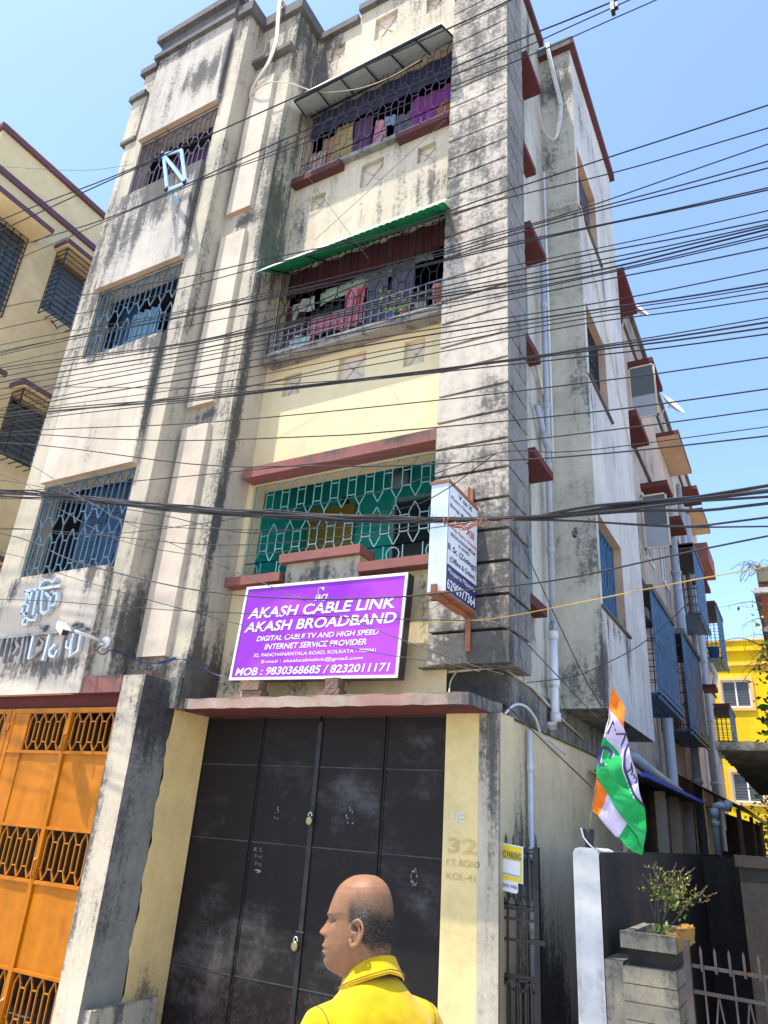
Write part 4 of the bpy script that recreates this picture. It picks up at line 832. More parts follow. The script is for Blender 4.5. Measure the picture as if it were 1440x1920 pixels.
shade(9.28, 10.38, 9.98); shade(11.75, 12.84, 9.92); shade(14.75, 16.8, 10.0, -1.38, 'coping_red', 'soffit_peach'); shade(17.9, 18.95, 10.1); shade(19.0, 20.7, 9.95, -1.4, 'coping', 'soffit_peach')
shade(9.36, 10.32, 7.42); shade(12.05, 12.75, 7.54); shade(13.6, 14.4, 7.5); shade(15.3, 17.0, 7.58, -1.40, 'coping_red', 'soffit_peach'); shade(18.7, 20.3, 8.45, -1.38, 'red_oxide', None, .5); shade(19.5, 21.2, 7.55, -1.42); shade(16.7, 17.2, 4.9); shade(19.8, 21.4, 5.02); shade(17.6, 18.4, 7.5)
def side_window(y0, y1, z0, z1, mat='window_glass', fr='white_paint'):
    p = MB()
    for a, b_, c, d in ((y0, y1, z0-.04, z0), (y0, y1, z1, z1+.04), (y0, y0+.04, z0, z1), (y1-.04, y1, z0, z1), ((y0+y1)/2-.02, (y0+y1)/2+.02, z0, z1)): p.box(-1.86, -1.82, a, b_, c, d)
    wn = p.build('window', fr, RB); p = MB(); p.box(-1.852, -1.842, y0, y1, z0, z1); p.build('pane', mat, wn); return wn
for y0, y1, z0, z1 in ((9.35, 10.3, 8.95, 9.9), (11.8, 12.8, 8.75, 9.85), (17.9, 18.9, 8.9, 10), (9.4, 10.3, 6.4, 7.35), (12.1, 12.75, 6.3, 7.45), (13.7, 14.4, 6.4, 7.4), (17.7, 18.4, 6.4, 7.4), (16.7, 17.2, 3.9, 4.8)): side_window(y0, y1, z0, z1)
# open casement of frosted glass under the second shade and at the floor below
for y0, z0, z1, w_ in ((11.72, 8.75, 9.85, .46), (11.95, 6.35, 7.35, .42)):
    p = MB(); x0, x1 = -1.84, -1.84+w_; zm = z0+(z1-z0)*.02
    for a, b_, c, d in ((x0, x1, z0, z0+.03), (x0, x1, z1-.03, z1), (x0, x0+.03, z0, z1), (x1-.03, x1, z0, z1)): p.box(a, b_, y0-.02, y0+.01, c, d)
    wn = p.build('window', 'pvc_cream', RB); p = MB(); p.box(x0+.03, x1-.03, y0-.008, y0-.002, z0+.03, z0+(z1-z0)*.42); p.build('pane', 'frosted', wn); p = MB(); p.box(x0+.03, x1-.03, y0-.008, y0-.002, z0+(z1-z0)*.42, z1-.03); p.build('pane', 'slat_glass', wn)
def cage(y0, y1, z0, z1, x=-1.42, bucket=False):
    p = MB(); p.gbox(-1.85, x+.03, y0, y1, z1, z1+.09, .3); p.build('cage_roof', 'coping', RB)
    fr = MB()
    for k in range(5): xx = -1.83+(x+1.83)*k/4; fr.box(xx-.045, xx+.045, y0, y1, z0-.02, z0+.012)
    fr.box(x-.015, x+.015, y0, y1, z0-.07, z0+.03)
    n = int((y1-y0)/.11)
    for k in range(n+1):
        y = y0+(y1-y0)*k/n; fr.box(x-.008, x+.008, y-.031, y+.031, z0+.35*(z1-z0)*(k % 2)*.3, z1-.02*(k % 3)); fr.box(x-.009, x+.009, y-.012, y+.012, z0, z1)
    for z in (z0+.48*(z1-z0), z0+.54*(z1-z0), z0+.1): fr.box(x-.012, x+.012, y0, y1, z, z+.02)
    for y in (y0, y1):
        for k in range(5): xx = -1.84+(x+1.84)*k/4; fr.bar((xx, y, z0), (xx, y, z1), .012, .012, NF, 1)
        for k in range(9): zz = z0+(z1-z0)*k/8; fr.bar((-1.84, y, zz), (x, y, zz), .010, .010, NF, 1)
    fr.build('grille_box', ['cage_blue', 'dark_bar'], RB)
    p = MB(); p.box(-1.853, -1.845, y0+.1, y1-.1, z0+.2, z1-.1); p.build('window', 'window_glass', RB)
cage(9.36, 11.16, 3.50, 4.80); cage(12.1, 14.2, 3.45, 4.93); cage(15.3, 17.0, 6.15, 7.56); cage(19.55, 21.2, 6.2, 7.52); cage(19.85, 21.35, 4.0, 5.0)
bk = MB(); bk.lathe((-1.6, 19.75, 6.22), ((.11, 0), (.14, .26), (.15, .26), (.15, .28), (.13, .28)), 14); tag(bk.build('bucket', 'plastic_blue', smooth=True), 'blue plastic bucket standing in a far grille box on the lane', 'bucket')
# plumbing of the rear block
for y, x, r_, z0, z1 in ((9.2, -1.62, .065, 4.95, 11.3), (11.75, -1.70, .075, 1.2, 3.9), (14.6, -1.70, .08, 1.6, 8.3), (15.1, -1.72, .05, 2.2, 6.4), (17.7, -1.7, .085, 1.8, 9.3), (18.3, -1.7, .06, 2.2, 7.4), (16.9, -1.72, .06, 4.0, 9.8)):
    pipe('drain_pipe', [(x, y, z0), (x, y, z1)], r_, 'pipe_grey', RB, [(x, y, z) for z in [z0+1.3*k for k in range(1, int((z1-z0)/1.3)+1)]])
pipe('drain_pipe', [(-1.62, 9.2, 4.95), (-1.62, 9.28, 4.80), (-1.66, 9.5, 4.85), (-1.68, 10.6, 4.86), (-1.68, 11.9, 4.90), (-1.66, 12.05, 4.72)], .07, 'pipe_grey', RB, [(-1.62, 9.2, 4.98)])
pipe('drain_pipe', [(-1.62, 9.2, 4.8), (-1.62, 9.2, 4.45)], .06, 'pipe_grey', RB)
pipe('drain_pipe', [(-1.80, 8.6, 2.72), (-1.66, 8.7, 2.70), (-1.62, 9.3, 2.62), (-1.62, 11.7, 2.52)], .07, 'pipe_grey', RB, n=12)
pipe('drain_pipe', [(-1.7, 17.7, 5.2), (-1.55, 17.9, 5.1), (-1.5, 18.3, 5.5), (-1.6, 18.5, 5.8)], .06, 'pvc_cream', RB)
p = MB(); p.gbox(-1.85, -1.45, 9.12, 9.5, 4.40, 4.52, .1); p.build('sunshade', 'coping', RB)
# satellite dishes on the rear roof
for x, y, z, lb in ((-1.60, 10.62, 10.02, 'white satellite dish standing on the nearest red sunshade of the lane'), (-1.52, 14.1, 10.05, 'white satellite dish further down the lane above the beige slab')):
    t = thing('satellite_dish', lb, 'satellite dish', (x, y, z), 'satellite dishes on the rear block')
    p = MB(); n = 20; ri = []
    ax = Vector((.75, -.35, .45)).normalized(); a1 = ax.cross(Vector((0, 0, 1))).normalized(); a2 = ax.cross(a1); c0 = Vector((x+.10, y, z+.28))
    for k in range(5):
        R = .30*k/4; ri.append([c0+a1*R*math.cos(2*math.pi*j/n)+a2*R*math.sin(2*math.pi*j/n)+ax*(R*R*.9) for j in range(n)])
    for a, b_ in zip(ri, ri[1:]):
        for j in range(n): p.quad(a[j], a[(j+1) % n], b_[(j+1) % n], b_[j]); p.quad(a[j]-ax*.01, b_[j]-ax*.01, b_[(j+1) % n]-ax*.01, a[(j+1) % n]-ax*.01)
    p.build('dish', 'white_paint', t, smooth=True)
    p = MB(); p.tube([(x-.1, y, z-.05), (x-.05, y, z+.2), tuple(c0-ax*.01)], .014); p.tube([tuple(c0+a2*.28), tuple(c0+ax*.16)], .005); p.build('dish_arm', 'aluminium', t)
# ------------------------------------------------------------------ left neighbour
LB = thing('apartment_building', 'pale yellow apartment building with purple sunshades at the left edge', 'building', (-13, 8, 0))
X = -10.78
p = MB(); LW = [(2.2+1.2, 5.28, 9.2, 10.92), (5.88, 6.95, 9.85, 11.15), (5.88, 6.95, 6.95, 8.08), (3.4, 5.28, 6.2, 7.95), (5.88, 6.95, 4.0, 5.1)]
LW = [(4.4, 5.28, 9.2, 10.92), (5.86, 6.95, 9.85, 11.1), (5.86, 6.95, 6.95, 8.05), (4.4, 5.28, 6.2, 7.9), (5.86, 6.95, 4.0, 5.1)]
p.wall(4.28, 16, 0, 12.75, RX(X), LW, .2, .5); p.quad((-18, 4.28, 0), (X, 4.28, 0), (X, 4.28, 12.75), (-18, 4.28, 12.75)); p.quad((-18, 4.28, 12.7), (X, 4.28, 12.7), (X, 16, 12.7), (-18, 16, 12.7)); p.build('wall', 'left_cream', LB)
p = MB(); p.box(-18, X+.07, 4.21, 16, 12.56, 12.66); p.box(X, X+.045, 4.28, 16, 11.72, 11.84); p.build('coping', 'left_purple', LB)
p = MB(); p.quad((X-.25, 4.2, 3), (X-.25, 8, 3), (X-.25, 8, 12), (X-.25, 4.2, 12)); p.build('room_interior', 'interior_purple', LB)
def lshade(y0, y1, z, x=.42, notch=False):
    p = MB(); p.box(X, X+x, y0, y1, z, z+.03, 1); p.box(X, X+x+.03, y0-.03, y1+.03, z+.03, z+.11, 0)
    p.build('sunshade', ['left_purple', 'left_cream'], LB)
lshade(3.3+.98, 5.36, 10.92, .5); lshade(5.78, 7.0, 11.12, .36); lshade(5.78, 7.0, 8.08, .36); lshade(4.28, 5.36, 7.92, .5); lshade(5.78, 7.0, 5.12, .36)
def lcage(y0, y1, z0, z1, x=.30):
    p = MB(); B = lambda a, b_, w_=.016: p.bar(a, b_, w_, w_, (.3, .2, .9) if a[2] == b_[2] else (1, 0, 0))
    xo = X+x
    for y in (y0, y1, y0+(y1-y0)*.62): B((xo, y, z0), (xo, y, z1), .022)
    for k in range(13):
        z = z0+(z1-z0)*k/12; B((xo, y0, z), (xo, y1, z), .014); B((X, y0, z), (xo, y0, z), .014)
    for k in range(9): y = y0+(y1-y0)*k/8; B((X, y, z0), (xo, y, z0), .014)
    B((X, y0, z0), (X, y0, z1))
    for k in range(4): y = y0+(y1-y0)*k/4; B((xo, y, z0+.02*(k % 2)), (xo, y, z0+.4*(z1-z0)), .01)
    p.build('window_cage', 'dark_bar', LB)
    p = MB(); ym = y0+(y1-y0)*.62; p.box(X-.1, X-.06, y0+.04, ym-.02, z0+.1, z1-.15); p.box(X-.1, X-.05, ym+.04, y1-.04, z0+.1, z1-.15)
    for k in range(9): z = z0+.15+(z1-z0-.35)*k/8; p.box(X-.06, X-.05, y0+.05, ym-.03, z, z+.06)
    wn = p.build('window', 'slat_glass', LB); p = MB(); p.box(X-.09, X-.02, ym-.01, ym+.03, z0+.05, z1-.1); p.build('frame', 'aluminium', wn)
lcage(5.84, 6.98, 9.72, 11.1); lcage(5.84, 6.98, 6.85, 8.06); lcage(5.84, 6.98, 3.9, 5.1)
for z0, z1 in ((9.2, 10.92), (6.2, 7.9)):
    p = MB()
    for k in range(16): z = z0+(z1-z0)*k/15; p.bar((X+.02, 4.3, z), (X+.02, 5.27, z), .014, .014, NR)
    for k in range(7): y = 4.4+.87*k/6; p.bar((X+.02, y, z0), (X+.02, y, z1), .014, .014, NR)
    p.build('window_cage', 'dark_bar', LB); p = MB(); p.box(X-.12, X-.08, 4.4, 5.27, z0, z1)
    for k in range(10): z = z0+.1+(z1-z0-.2)*k/9; p.box(X-.08, X-.07, 4.45, 5.2, z, z+.09)
    p.build('window', 'slat_glass', LB)
p = MB(); p.tube([(X+.02, 6.1, 9.75), (X+.45, 6.0, 9.35)], .012); p.build('bracket', 'dark_bar', LB)
# ------------------------------------------------------------------ signs
S = thing('sign_board', 'large purple shop signboard lettered with a cable link and broadband name above the garage', 'sign', (-3.37, 4.85, 2.84))
rot = .021
def sg(u, v, d=0):                                                  # board hangs a touch out of level
    return (u+.035*(v-3.26)/.42*.5, 4.80-d+.02*(v-2.84), v-rot*(u+3.37)*.9)
p = MB()
c4 = [sg(-4.19, 2.842), sg(-2.56, 2.842), sg(-2.56, 3.676), sg(-4.19, 3.676)]
p.plate([(a, b_+.004, c) for a, b_, c in c4], (0, 1, 0), .10); p.build('cabinet', 'box_black', S)
p = MB(); p.quad(*[sg(u, v, .002) for u, v in ((-4.17, 2.862), (-2.58, 2.862), (-2.58, 3.656), (-4.17, 3.656))]); p.build('panel', 'banner', S)
p = MB()
for a, b_, c, d in ((-4.19, -2.56, 2.842, 2.864), (-4.19, -2.56, 3.654, 3.676), (-4.19, -4.168, 2.864, 3.654), (-2.582, -2.56, 2.864, 3.654)):
    p.plate([sg(a, c, .012), sg(b_, c, .012), sg(b_, d, .012), sg(a, d, .012)], (0, 1, 0), .014)
p.build('frame', 'white_paint', S)
p = MB(); SD = .005
sl_ = lambda u, v, d: sg(u, v, d)
def ln(txt, x0, x1, z0, z1, bold, sh=.16):
    p = MB(); p.text(txt, lambda u, v, d: sg(u, v+rot*(u+3.37)*.9-rot*.5*(u+3.37), SD), x0, x1, z0, z1, bold, sh); p.build('text_line', 'sign_white', S)
ln('AKASH CABLE LINK', -4.119, -2.645, 3.384, 3.480, .022); ln('AKASH BROADBAND', -4.128, -2.625, 3.263, 3.352, .022)
ln('DIGITAL CABLE TV AND HIGH SPEED', -3.971, -2.770, 3.178, 3.222, .014); ln('INTERNET SERVICE PROVIDER', -3.871, -2.869, 3.102, 3.150, .014)
ln('32, PANCHANANTALA ROAD, KOLKATA - 700041', -3.973, -2.776, 3.037, 3.070, .006, .05); ln('E-mail : akashcablelink@gmail.com', -3.878, -2.884, 2.978, 3.014, .004, .05)
ln('MOB : 9830368685 / 8232011171', -4.136, -2.635, 2.886, 2.953, .018)
# small orbit emblem over the name
ln('IACL', -3.43, -3.29, 3.50, 3.553, .02, .3)
el = [(-3.36+.062*math.cos(a)*.55-.03*math.sin(a), 3.553+.062*math.sin(a)) for a in [.5+5.6*k/22 for k in range(23)]]
p.stroke(el, .006, lambda u, v, d: sg(u, v, SD+.001), 0, .001); p.poly([sg(-3.362+.014*math.cos(a), 3.605+.012*math.sin(a), SD+.001) for a in [.628*k for k in range(10)]])
p.build('emblem', 'sign_white', S)
# white projecting box sign
S2 = thing('sign_board', 'white double sided tuition box sign standing out from the corner pillar', 'sign', (-2.05, 4.6, 3.3))
x0, x1, y0, y1, z0, z1 = -2.12, -1.982, 4.305, 4.855, 3.302, 4.128
p = MB(); p.box(x0, x1, y0, y1, z0, z1); p.build('box', 'aluminium', S2)
p = MB(); p.box(x0-.008, x1+.010, y0-.010, y1+.005, z1, z1+.022); p.box(x0-.004, x1+.004, y0-.006, y1+.002, z0-.012, z0); p.build('frame', 'brown_frame', S2)
p = MB(); q = x1+.003; p.quad((q, y0+.008, z0+.205), (q, y1-.005, z0+.205), (q, y1-.005, z1-.006), (q, y0+.008, z1-.006)); p.build('face', 'sign_white', S2)
p = MB(); p.quad((q, y0+.008, z0+.006), (q, y1-.005, z0+.006), (q, y1-.005, z0+.203), (q, y0+.008, z0+.203)); p.build('band', 'sign_navy', S2)
bx = lambda u, v, d: (x1+.006, u, v)
for tx_, mt, y0_, y1_, z0_, z1_, bo, sh_ in (('V to X', 'letter_dark', 4.475, 4.745, 4.066, 4.107, .02, 0), ('Physics, Chemistry,', 'letter_dark', 4.345, 4.78, 4.008, 4.042, .008, 0), ('Biology, Maths', 'letter_dark', 4.335, 4.66, 3.940, 3.976, .008, 0),
        ('XI - XII', 'sign_red', 4.40, 4.78, 3.845, 3.905, .016, 0), ('Biology, Physics, Chemistry', 'sign_red', 4.33, 4.84, 3.777, 3.812, .008, 0), ('BENGALI & ENGLISH MEDIUM', 'letter_dark', 4.355, 4.81, 3.730, 3.758, .010, 0), ('ALL BOARDS', 'letter_dark', 4.495, 4.70, 3.689, 3.714, .010, 0),
        ('B. Sc. (Zoology)', 'letter_dark', 4.318, 4.835, 3.603, 3.662, .014, 0), ('(Offline & Online)', 'letter_dark', 4.355, 4.81, 3.522, 3.578, .006, 0), ('Mouparna Majumder', 'sign_white', 4.322, 4.835, 3.432, 3.482, .010, .25), ('6290977364', 'sign_white', 4.314, 4.825, 3.325, 3.402, .022, 0)):
    p = MB(); p.text(tx_, bx, y0_, y1_, z0_, z1_, bo, sh_); p.build('text_line', mt, S2)
p = MB(); p.box(-2.075, -2.03, 4.262, 4.90, 3.268, 3.288); p.box(-2.075, -2.03, 4.262, 4.28, 3.288, 3.345); p.box(-2.075, -2.035, 4.878, 4.898, 3.02, 3.30); p.box(-2.07, -2.03, 4.87, 4.898, 4.15, 4.34); p.box(-2.07, -2.062, 4.86, 4.90, 4.15, 4.36); p.tube([(-2.055, 4.87, 3.06), (-2.055, 4.875, 3.06)], .008); p.build('bracket', 'brown_frame', S2)
# raised house name letters
BL = lambda u, v, d: (u, 4.278-d, v)
t = thing('name_letters', 'pale blue raised house name letters fixed above the orange gate', 'letters', (-6.2, 4.26, 3.33))
p = MB()
for pts, wd in LET1: p.stroke(pts, wd, BL, .003, .05)
p.build('lettering', 'letter_steel', t)
t = thing('name_letters', 'old grey peeling raised letters in a row under the pale blue house name', 'letters', (-6.1, 4.26, 2.98))
p = MB()
for i, (pts, wd) in enumerate(LET2):
    if i in (9, 11, 12, 14, 15): continue
    p.stroke(pts, wd, BL, .003, .045-.0007*i)
p.build('lettering', 'letter_old', t)
p = MB()
for i in (9, 11, 12, 14, 15): p.stroke(*LET2[i], BL, .003, .047-.0007*i)
p.build('lettering', 'letter_steel', t)
# cctv camera
t = thing('cctv_camera', 'white bullet security camera on a long arm by the grey letters', 'camera', (-5.297, 4.35, 3.14))
p = MB(); p.lathe((0, 0, 0), ((.055, 0), (.055, .012), (.035, .03), (.02, .05)), 16); p.v = [(x-5.297, 4.348-z, y+3.139) for x, y, z in p.v]; p.tube([(-5.297, 4.32, 3.14), (-5.297, 4.30, 3.10)], .02, 8); p.build('mount', 'white_paint', t, smooth=True)
p = MB(); p.tube([(-5.297, 4.31, 3.14), (-5.33, 4.08, 3.16), (-5.335, 4.03, 3.165)], .014, 10); p.build('arm', 'white_paint', t, smooth=True)
p = MB(); a = Vector((-5.58, 4.05, 3.235)); b_ = Vector((-5.365, 3.96, 3.135)); ax = (b_-a).normalized(); sd = ax.cross(Vector((0, 0, 1))).normalized(); u_ = sd.cross(ax)
def cbox(a, b_, w_, h, mi=0):
    P = [c+sd*sx*w_/2+u_*sz*h/2 for c in (a, b_) for sx, sz in ((-1, -1), (1, -1), (1, 1), (-1, 1))]; i = len(p.v); p.v += [tuple(q) for q in P]
    for f in ((0, 1, 2, 3), (7, 6, 5, 4), (0, 4, 5, 1), (1, 5, 6, 2), (2, 6, 7, 3), (3, 7, 4, 0)): p.f.append(tuple(i+k for k in f)); p.m.append(mi)
cbox(a, b_, .060, .055); cbox(a-ax*.0+u_*.032, b_+ax*.03+u_*.032, .070, .008); p.tube([tuple(a-ax*.05), tuple(a)], .025, 8); p.build('body', 'white_paint', t)
p = MB(); cbox(b_, b_+ax*.006, .054, .048); p.build('lens', 'letter_black', t)
p = MB(); p.tube(catmull([(-5.297, 4.30, 3.10), (-5.30, 4.27, 3.05), (-5.25, 4.30, 3.02), (-5.21, 4.33, 3.06), (-5.19, 4.40, 3.07), (-5.12, 4.55, 3.02), (-4.95, 4.555, 2.99), (-4.80, 4.56, 2.985), (-4.70, 4.57, 3.01), (-4.60, 4.60, 3.015), (-4.55, 4.66, 3.0), (-4.42, 4.80, 2.93), (-4.25, 4.85, 2.88)]), [.006]*60+[.004]*13, 6); p.tube([(-4.82, 4.555, 2.985), (-4.66, 4.575, 3.02)], .014, 6)
tag(p.build('camera_cable', 'cable_blue'), 'blue cable sagging from the security camera base to the purple signboard', 'cable')
# bricks under the signboard
def brick(x0, x1, y0, y1, z0, z1, lb):
    p = MB(); rr = random.Random(int(x0*1000)); p.gbox(x0, x1, y0, y1, z0, z1, .03); p.v = [(x+rr.uniform(-.003, .003), y+rr.uniform(-.003, .003), z+rr.uniform(-.0025, .0025)) for x, y, z in p.v]
    return tag(p.build('brick', 'brick'), lb, 'brick', 'bricks under the signboard')
brick(-4.0, -3.81, 4.74, 4.85, 2.693, 2.755, 'lower brick of the left pair propping the purple signboard'); brick(-4.02, -3.83, 4.73, 4.84, 2.757, 2.838, 'upper brick of the left pair propping the purple signboard')
brick(-3.27, -3.05, 4.74, 4.85, 2.693, 2.752, 'lower brick of the right pair under the signboard'); brick(-3.19, -3.07, 4.745, 4.845, 2.754, 2.835, 'small upper brick of the right pair under the signboard')
brick(-4.98, -4.74, 4.42, 4.53, 2.832, 2.885, 'flat broken brick lying on top of the left gate pier below a fin')
# ------------------------------------------------------------------ overhead wires
WL = {0: 'uppermost dark wire running over the top of the blue bracket frame', 1: 'wire from the left ending at the top corner of the blue bracket frame', 2: 'upper of the wires touching the lower end of the blue bracket frame', 3: 'wire just under the blue bracket frame rising to the upper right',
      4: 'thin wire starting at the blue bracket foot and crossing the top balcony', 5: 'thin slack wire against the sky between the yellow block and the bay', 6: 'highest wire in the right hand sky, crossing the edge of the green awning', 7: 'second wire from the top in the right hand sky below the green awning edge',
      8: 'one of three close black wires crossing below the green awning', 9: 'one of a twisting pair of wires in the upper right sky', 10: 'one of the dense sheaf of black wires fanning over the second floor balcony', 11: 'one of the spaced black wires passing under the second floor balcony', 12: 'one of the tight group of wires meeting below the crossed vent panels',
      13: 'lone wire over the plain yellow wall above the red sunshade', 14: 'slightly wavy lone wire just above the red sunshade', 15: 'sagging wire dipping across the face of the red sunshade', 16: 'wire climbing from left bay window across the red sunshade to the right',
      17: 'one of the thick black cables bundled in front of the box sign', 18: 'black cable leaving the thick bundle below and running right', 19: 'short black cable branching off the bundle over the lane grilles', 20: 'thin wire rising across the teal balcony to the pillar', 21: 'thin wire sagging into the cable bundle over the teal balcony', 22: 'thin wire dipping low across the teal grille then rising to the bundle', 23: 'long slanting wire crossing the purple signboard from upper left', 24: 'thin level wire low across the teal grille',
      25: 'black wire crossing the logo at the top of the purple signboard', 26: 'thin wire slanting over the lower half of the purple signboard', 27: 'grey wire crossing the purple sign then dropping down the lane', 28: 'black drop wire slanting from the cable bundle down past the side bay', 29: 'thin wire hanging down the shaded side of the corner pillar', 30: 'yellow wire rising from the pillar foot to the right',
      31: 'thin curved wire sweeping up across the side bay', 32: 'black cable running from the canopy corner down the side wall', 33: 'thin drop wire reaching up to the left tip of the green awning', 34: 'thin wire slanting down over the green awning with a bent tip', 35: 'thin wire slanting over the wall between the two awnings', 36: 'thin wire from the left bay window rising to the pillar'}
cnt = {}
for e in WIRES: cnt[e[2]] = cnt.get(e[2], 0)+1
for Y, r_, lb, pts in WIRES:
    p = MB(); pp_ = catmull([(x, Y, z) for x, z in pts], 5)
    if lb == 17: pp_ = [(x, y+.012*math.sin(x*5+r_*900), z+.006*math.sin(x*7+r_*2000)) for x, y, z in pp_]
    p.tube(pp_, r_*(.95 if lb == 17 else .70+.28*((r_*9973+Y*37+len(pts)*1.7+pts[0][1]*11) % 1)), 5)
    tag(p.build('overhead_wire', 'wire_yellow' if lb == 30 else 'wire_black'), WL[lb], 'wire', ('overhead wires '+str(lb) if False else WL[lb].replace('one of ', '')) if cnt[lb] > 1 else 'overhead wires')
p = MB(); rr = random.Random(5)
for k in range(9):
    xa = -1.82+rr.uniform(0, .16)*(1 if k < 6 else 2.2); P = [(xa, 3.87, 3.60+rr.uniform(-.01, .015))]
    for j in range(4): P.append((xa+.055*(j+1)+rr.uniform(-.02, .02), 3.86+rr.uniform(-.03, .03), 3.59-.05*math.sin((j+1)/4*3.0)*rr.uniform(.3, 1.3)))
    p.tube(catmull(P, 4), .0035, 4, k % 2)
p.tube([(-1.81, 3.87, 3.64), (-1.80, 3.86, 3.59), (-1.77, 3.87, 3.64)], .008, 5)
tag(p.build('wire_tangle', ['wire_pink', 'wire_brown']), 'tangle of red and orange wire ends tied to the thick cable bundle', 'wire')
p = MB(); p.box(-.995, -.975, 3.88, 3.92, 3.415, 3.445); p.box(-.985, -.968, 3.885, 3.915, 3.44, 3.465); tag(p.build('cable_clamp', 'letter_black'), 'small black clamp hanging on a thin wire right of the pillar', 'clamp')
p = MB(); p.box(-.423-.012, -.423+.012, 3.28, 3.33, 6.98-.06, 6.98+.03); p.box(-.423+.012, -.423+.035, 3.29, 3.32, 6.98-.03, 6.98+.01); tag(p.build('cable_clamp', 'wire_black'), 'dark clamp on the upper wires at the top edge of the sky', 'clamp')
# blue bracket frame standing out from the left bay
t = thing('cable_bracket', 'pale blue steel bracket frame holding wires under the top left window', 'bracket', (-5.65, 4.1, 8.5)); p = MB()
A_, B_, C_, D_ = (-5.896, 4.08, 9.225), (-5.613, 4.10, 9.188), (-5.389, 4.10, 8.53), (-5.657, 4.08, 8.52)
for a, b_ in ((A_, B_), (B_, C_), (C_, D_), (D_, A_), (A_, C_)): p.bar(a, b_, .042, .02, NF)
for a in (A_, D_): p.bar(a, (a[0], 4.44 if a is A_ else 4.285, a[2]), .03, .02, NR)
p.build('frame', 'light_blue', t)
p = MB()
for a in (A_, C_, D_): p.lathe((a[0], a[1]-.02, a[2]-.03), ((.018, 0), (.024, .02), (.018, .06)), 8)
p.build('insulator', 'letter_black', t)
# ------------------------------------------------------------------ awnings
t = thing('awning', 'pale sheet awning on a dark frame over the top balcony', 'awning', (-3.5, 4.8, 10.2)); p = MB()
i0, i1, o0, o1 = Vector((-4.60, 5.12, 10.375)), Vector((-2.42, 5.12, 10.475)), Vector((-4.42, 4.62, 10.02)), Vector((-2.41, 4.62, 10.07))
n = 24; U = Vector((0, -.004, .012))
for k in range(n):
    a, b_ = k/n, (k+1)/n; w1 = .006*(k % 2)
    p.quad(i0.lerp(i1, a)+U*w1*40, i0.lerp(i1, b_)+U*(.006-w1)*40, o0.lerp(o1, b_)+U*(.006-w1)*40, o0.lerp(o1, a)+U*w1*40)
p.plate([tuple(o0), tuple(o1), tuple(o1+Vector((0, .005, .03))), tuple(o0+Vector((0, .005, .03)))], (0, -1, 0), .006); p.build('sheet', 'awning_white', t)
p = MB()
for k in range(7): a = i0.lerp(i1, k/6); b_ = o0.lerp(o1, k/6); p.bar(a-Vector((0, 0, .022)), b_-Vector((0, 0, .022)), .022, .022, (0, .6, .8))
p.bar(i0.lerp(i1, 0)-Vector((0, 0, .022)), i1-Vector((0, 0, .022)), .022, .022, NF); p.bar(o0+Vector((0, .02, -.012)), o1+Vector((0, .02, -.012)), .022, .022, NF); p.build('frame', 'dark_bar', t)
t = thing('awning', 'green corrugated sheet awning with a white top edge over the second floor balcony', 'awning', (-3.4, 4.8, 7.3)); p = MB()
i0, i1, o0, o1 = Vector((-4.63, 5.14, 7.72)), Vector((-2.40, 5.14, 7.72)), Vector((-4.50, 4.63, 7.312)), Vector((-2.275, 4.63, 7.325))
n = 60
for k in range(n):
    a, b_ = k/n, (k+1)/n; c, d = [Vector((0, -.008, .008))*(1 if q % 2 else 0) for q in (k, k+1)]
    p.quad(i0.lerp(i1, a)+c, i0.lerp(i1, b_)+d, o0.lerp(o1, b_)+d, o0.lerp(o1, a)+c)
p.build('sheet', 'awning_green', t); p = MB()
p.plate([tuple(o0+Vector((-.05, -.012, -.012))), tuple(o1+Vector((.01, -.012, .0))), tuple(o1+Vector((.01, 0, .035))), tuple(o0+Vector((.1, 0, .022)))], (0, -1, 0), .006); p.build('edge_strip', 'white_paint', t); p = MB()
for k in range(5): a = i0.lerp(i1, .06+k*.22); b_ = o0.lerp(o1, .06+k*.22); p.bar(a-Vector((0, .0, .03)), b_-Vector((0, .0, .03)), .028, .024, (0, .7, .7))
p.build('frame', 'dark_bar', t)
# ------------------------------------------------------------------ things on the balconies
def hang(x0, x1, z0, z1, Y, mat, lb, wav=.03, k=30, name='hanging_cloth', cat='laundry', sl=0, gp='laundry on the balconies', edge=1):
    rr = random.Random(int(x0*100+z0*37)); ph = rr.random()*6
    nu = max(6, int((x1-x0)/.02)); nv = max(4, int((z1-z0)/.06)); p = MB()
    U = [x0+(x1-x0)*i/nu for i in range(nu+1)]; V = [z0+(z1-z0)*j/nv for j in range(nv+1)]
    def fn(u, v):
        f = (z1-v)/(z1-z0); return (u+.02*math.sin(v*9+ph)*f, Y+wav*(.35+.65*f)*math.sin(u*k+ph+.8*math.sin(v*5))+.012*math.sin(u*k*2.3), v+sl*(u-x0)+(.03*edge*math.sin(u*11+ph)*f if v < z1 else 0))
    p.grid(U, V, fn)
    p.grid(U, V, lambda u, v: tuple(a+b_ for a, b_ in zip(fn(u, v), (0, .004, 0))))
    return tag(p.build(name, mat, smooth=True), lb, cat, gp)
hang(-4.50, -4.28, 9.18, 9.72, 5.2, 'cloth_cream', 'cream and plum patterned cloth at the left end of the top balcony', k=45)
hang(-4.36, -4.14, 9.22, 9.95, 5.24, 'cloth_orange', 'orange striped cloth hanging on the top balcony', k=40)
hang(-4.12, -3.90, 9.40, 10.02, 5.2, 'cloth_yellow', 'pale yellow garment hanging on the top balcony', k=42)
hang(-3.88, -3.62, 9.2, 10.0, 5.23, 'cloth_violet', 'dark plum cloth hanging beside the pale yellow garment'); hang(-3.55, -3.38, 9.2, 9.8, 5.2, 'cloth_pink', 'dusty pink garment hanging in the middle of the top balcony', k=45)
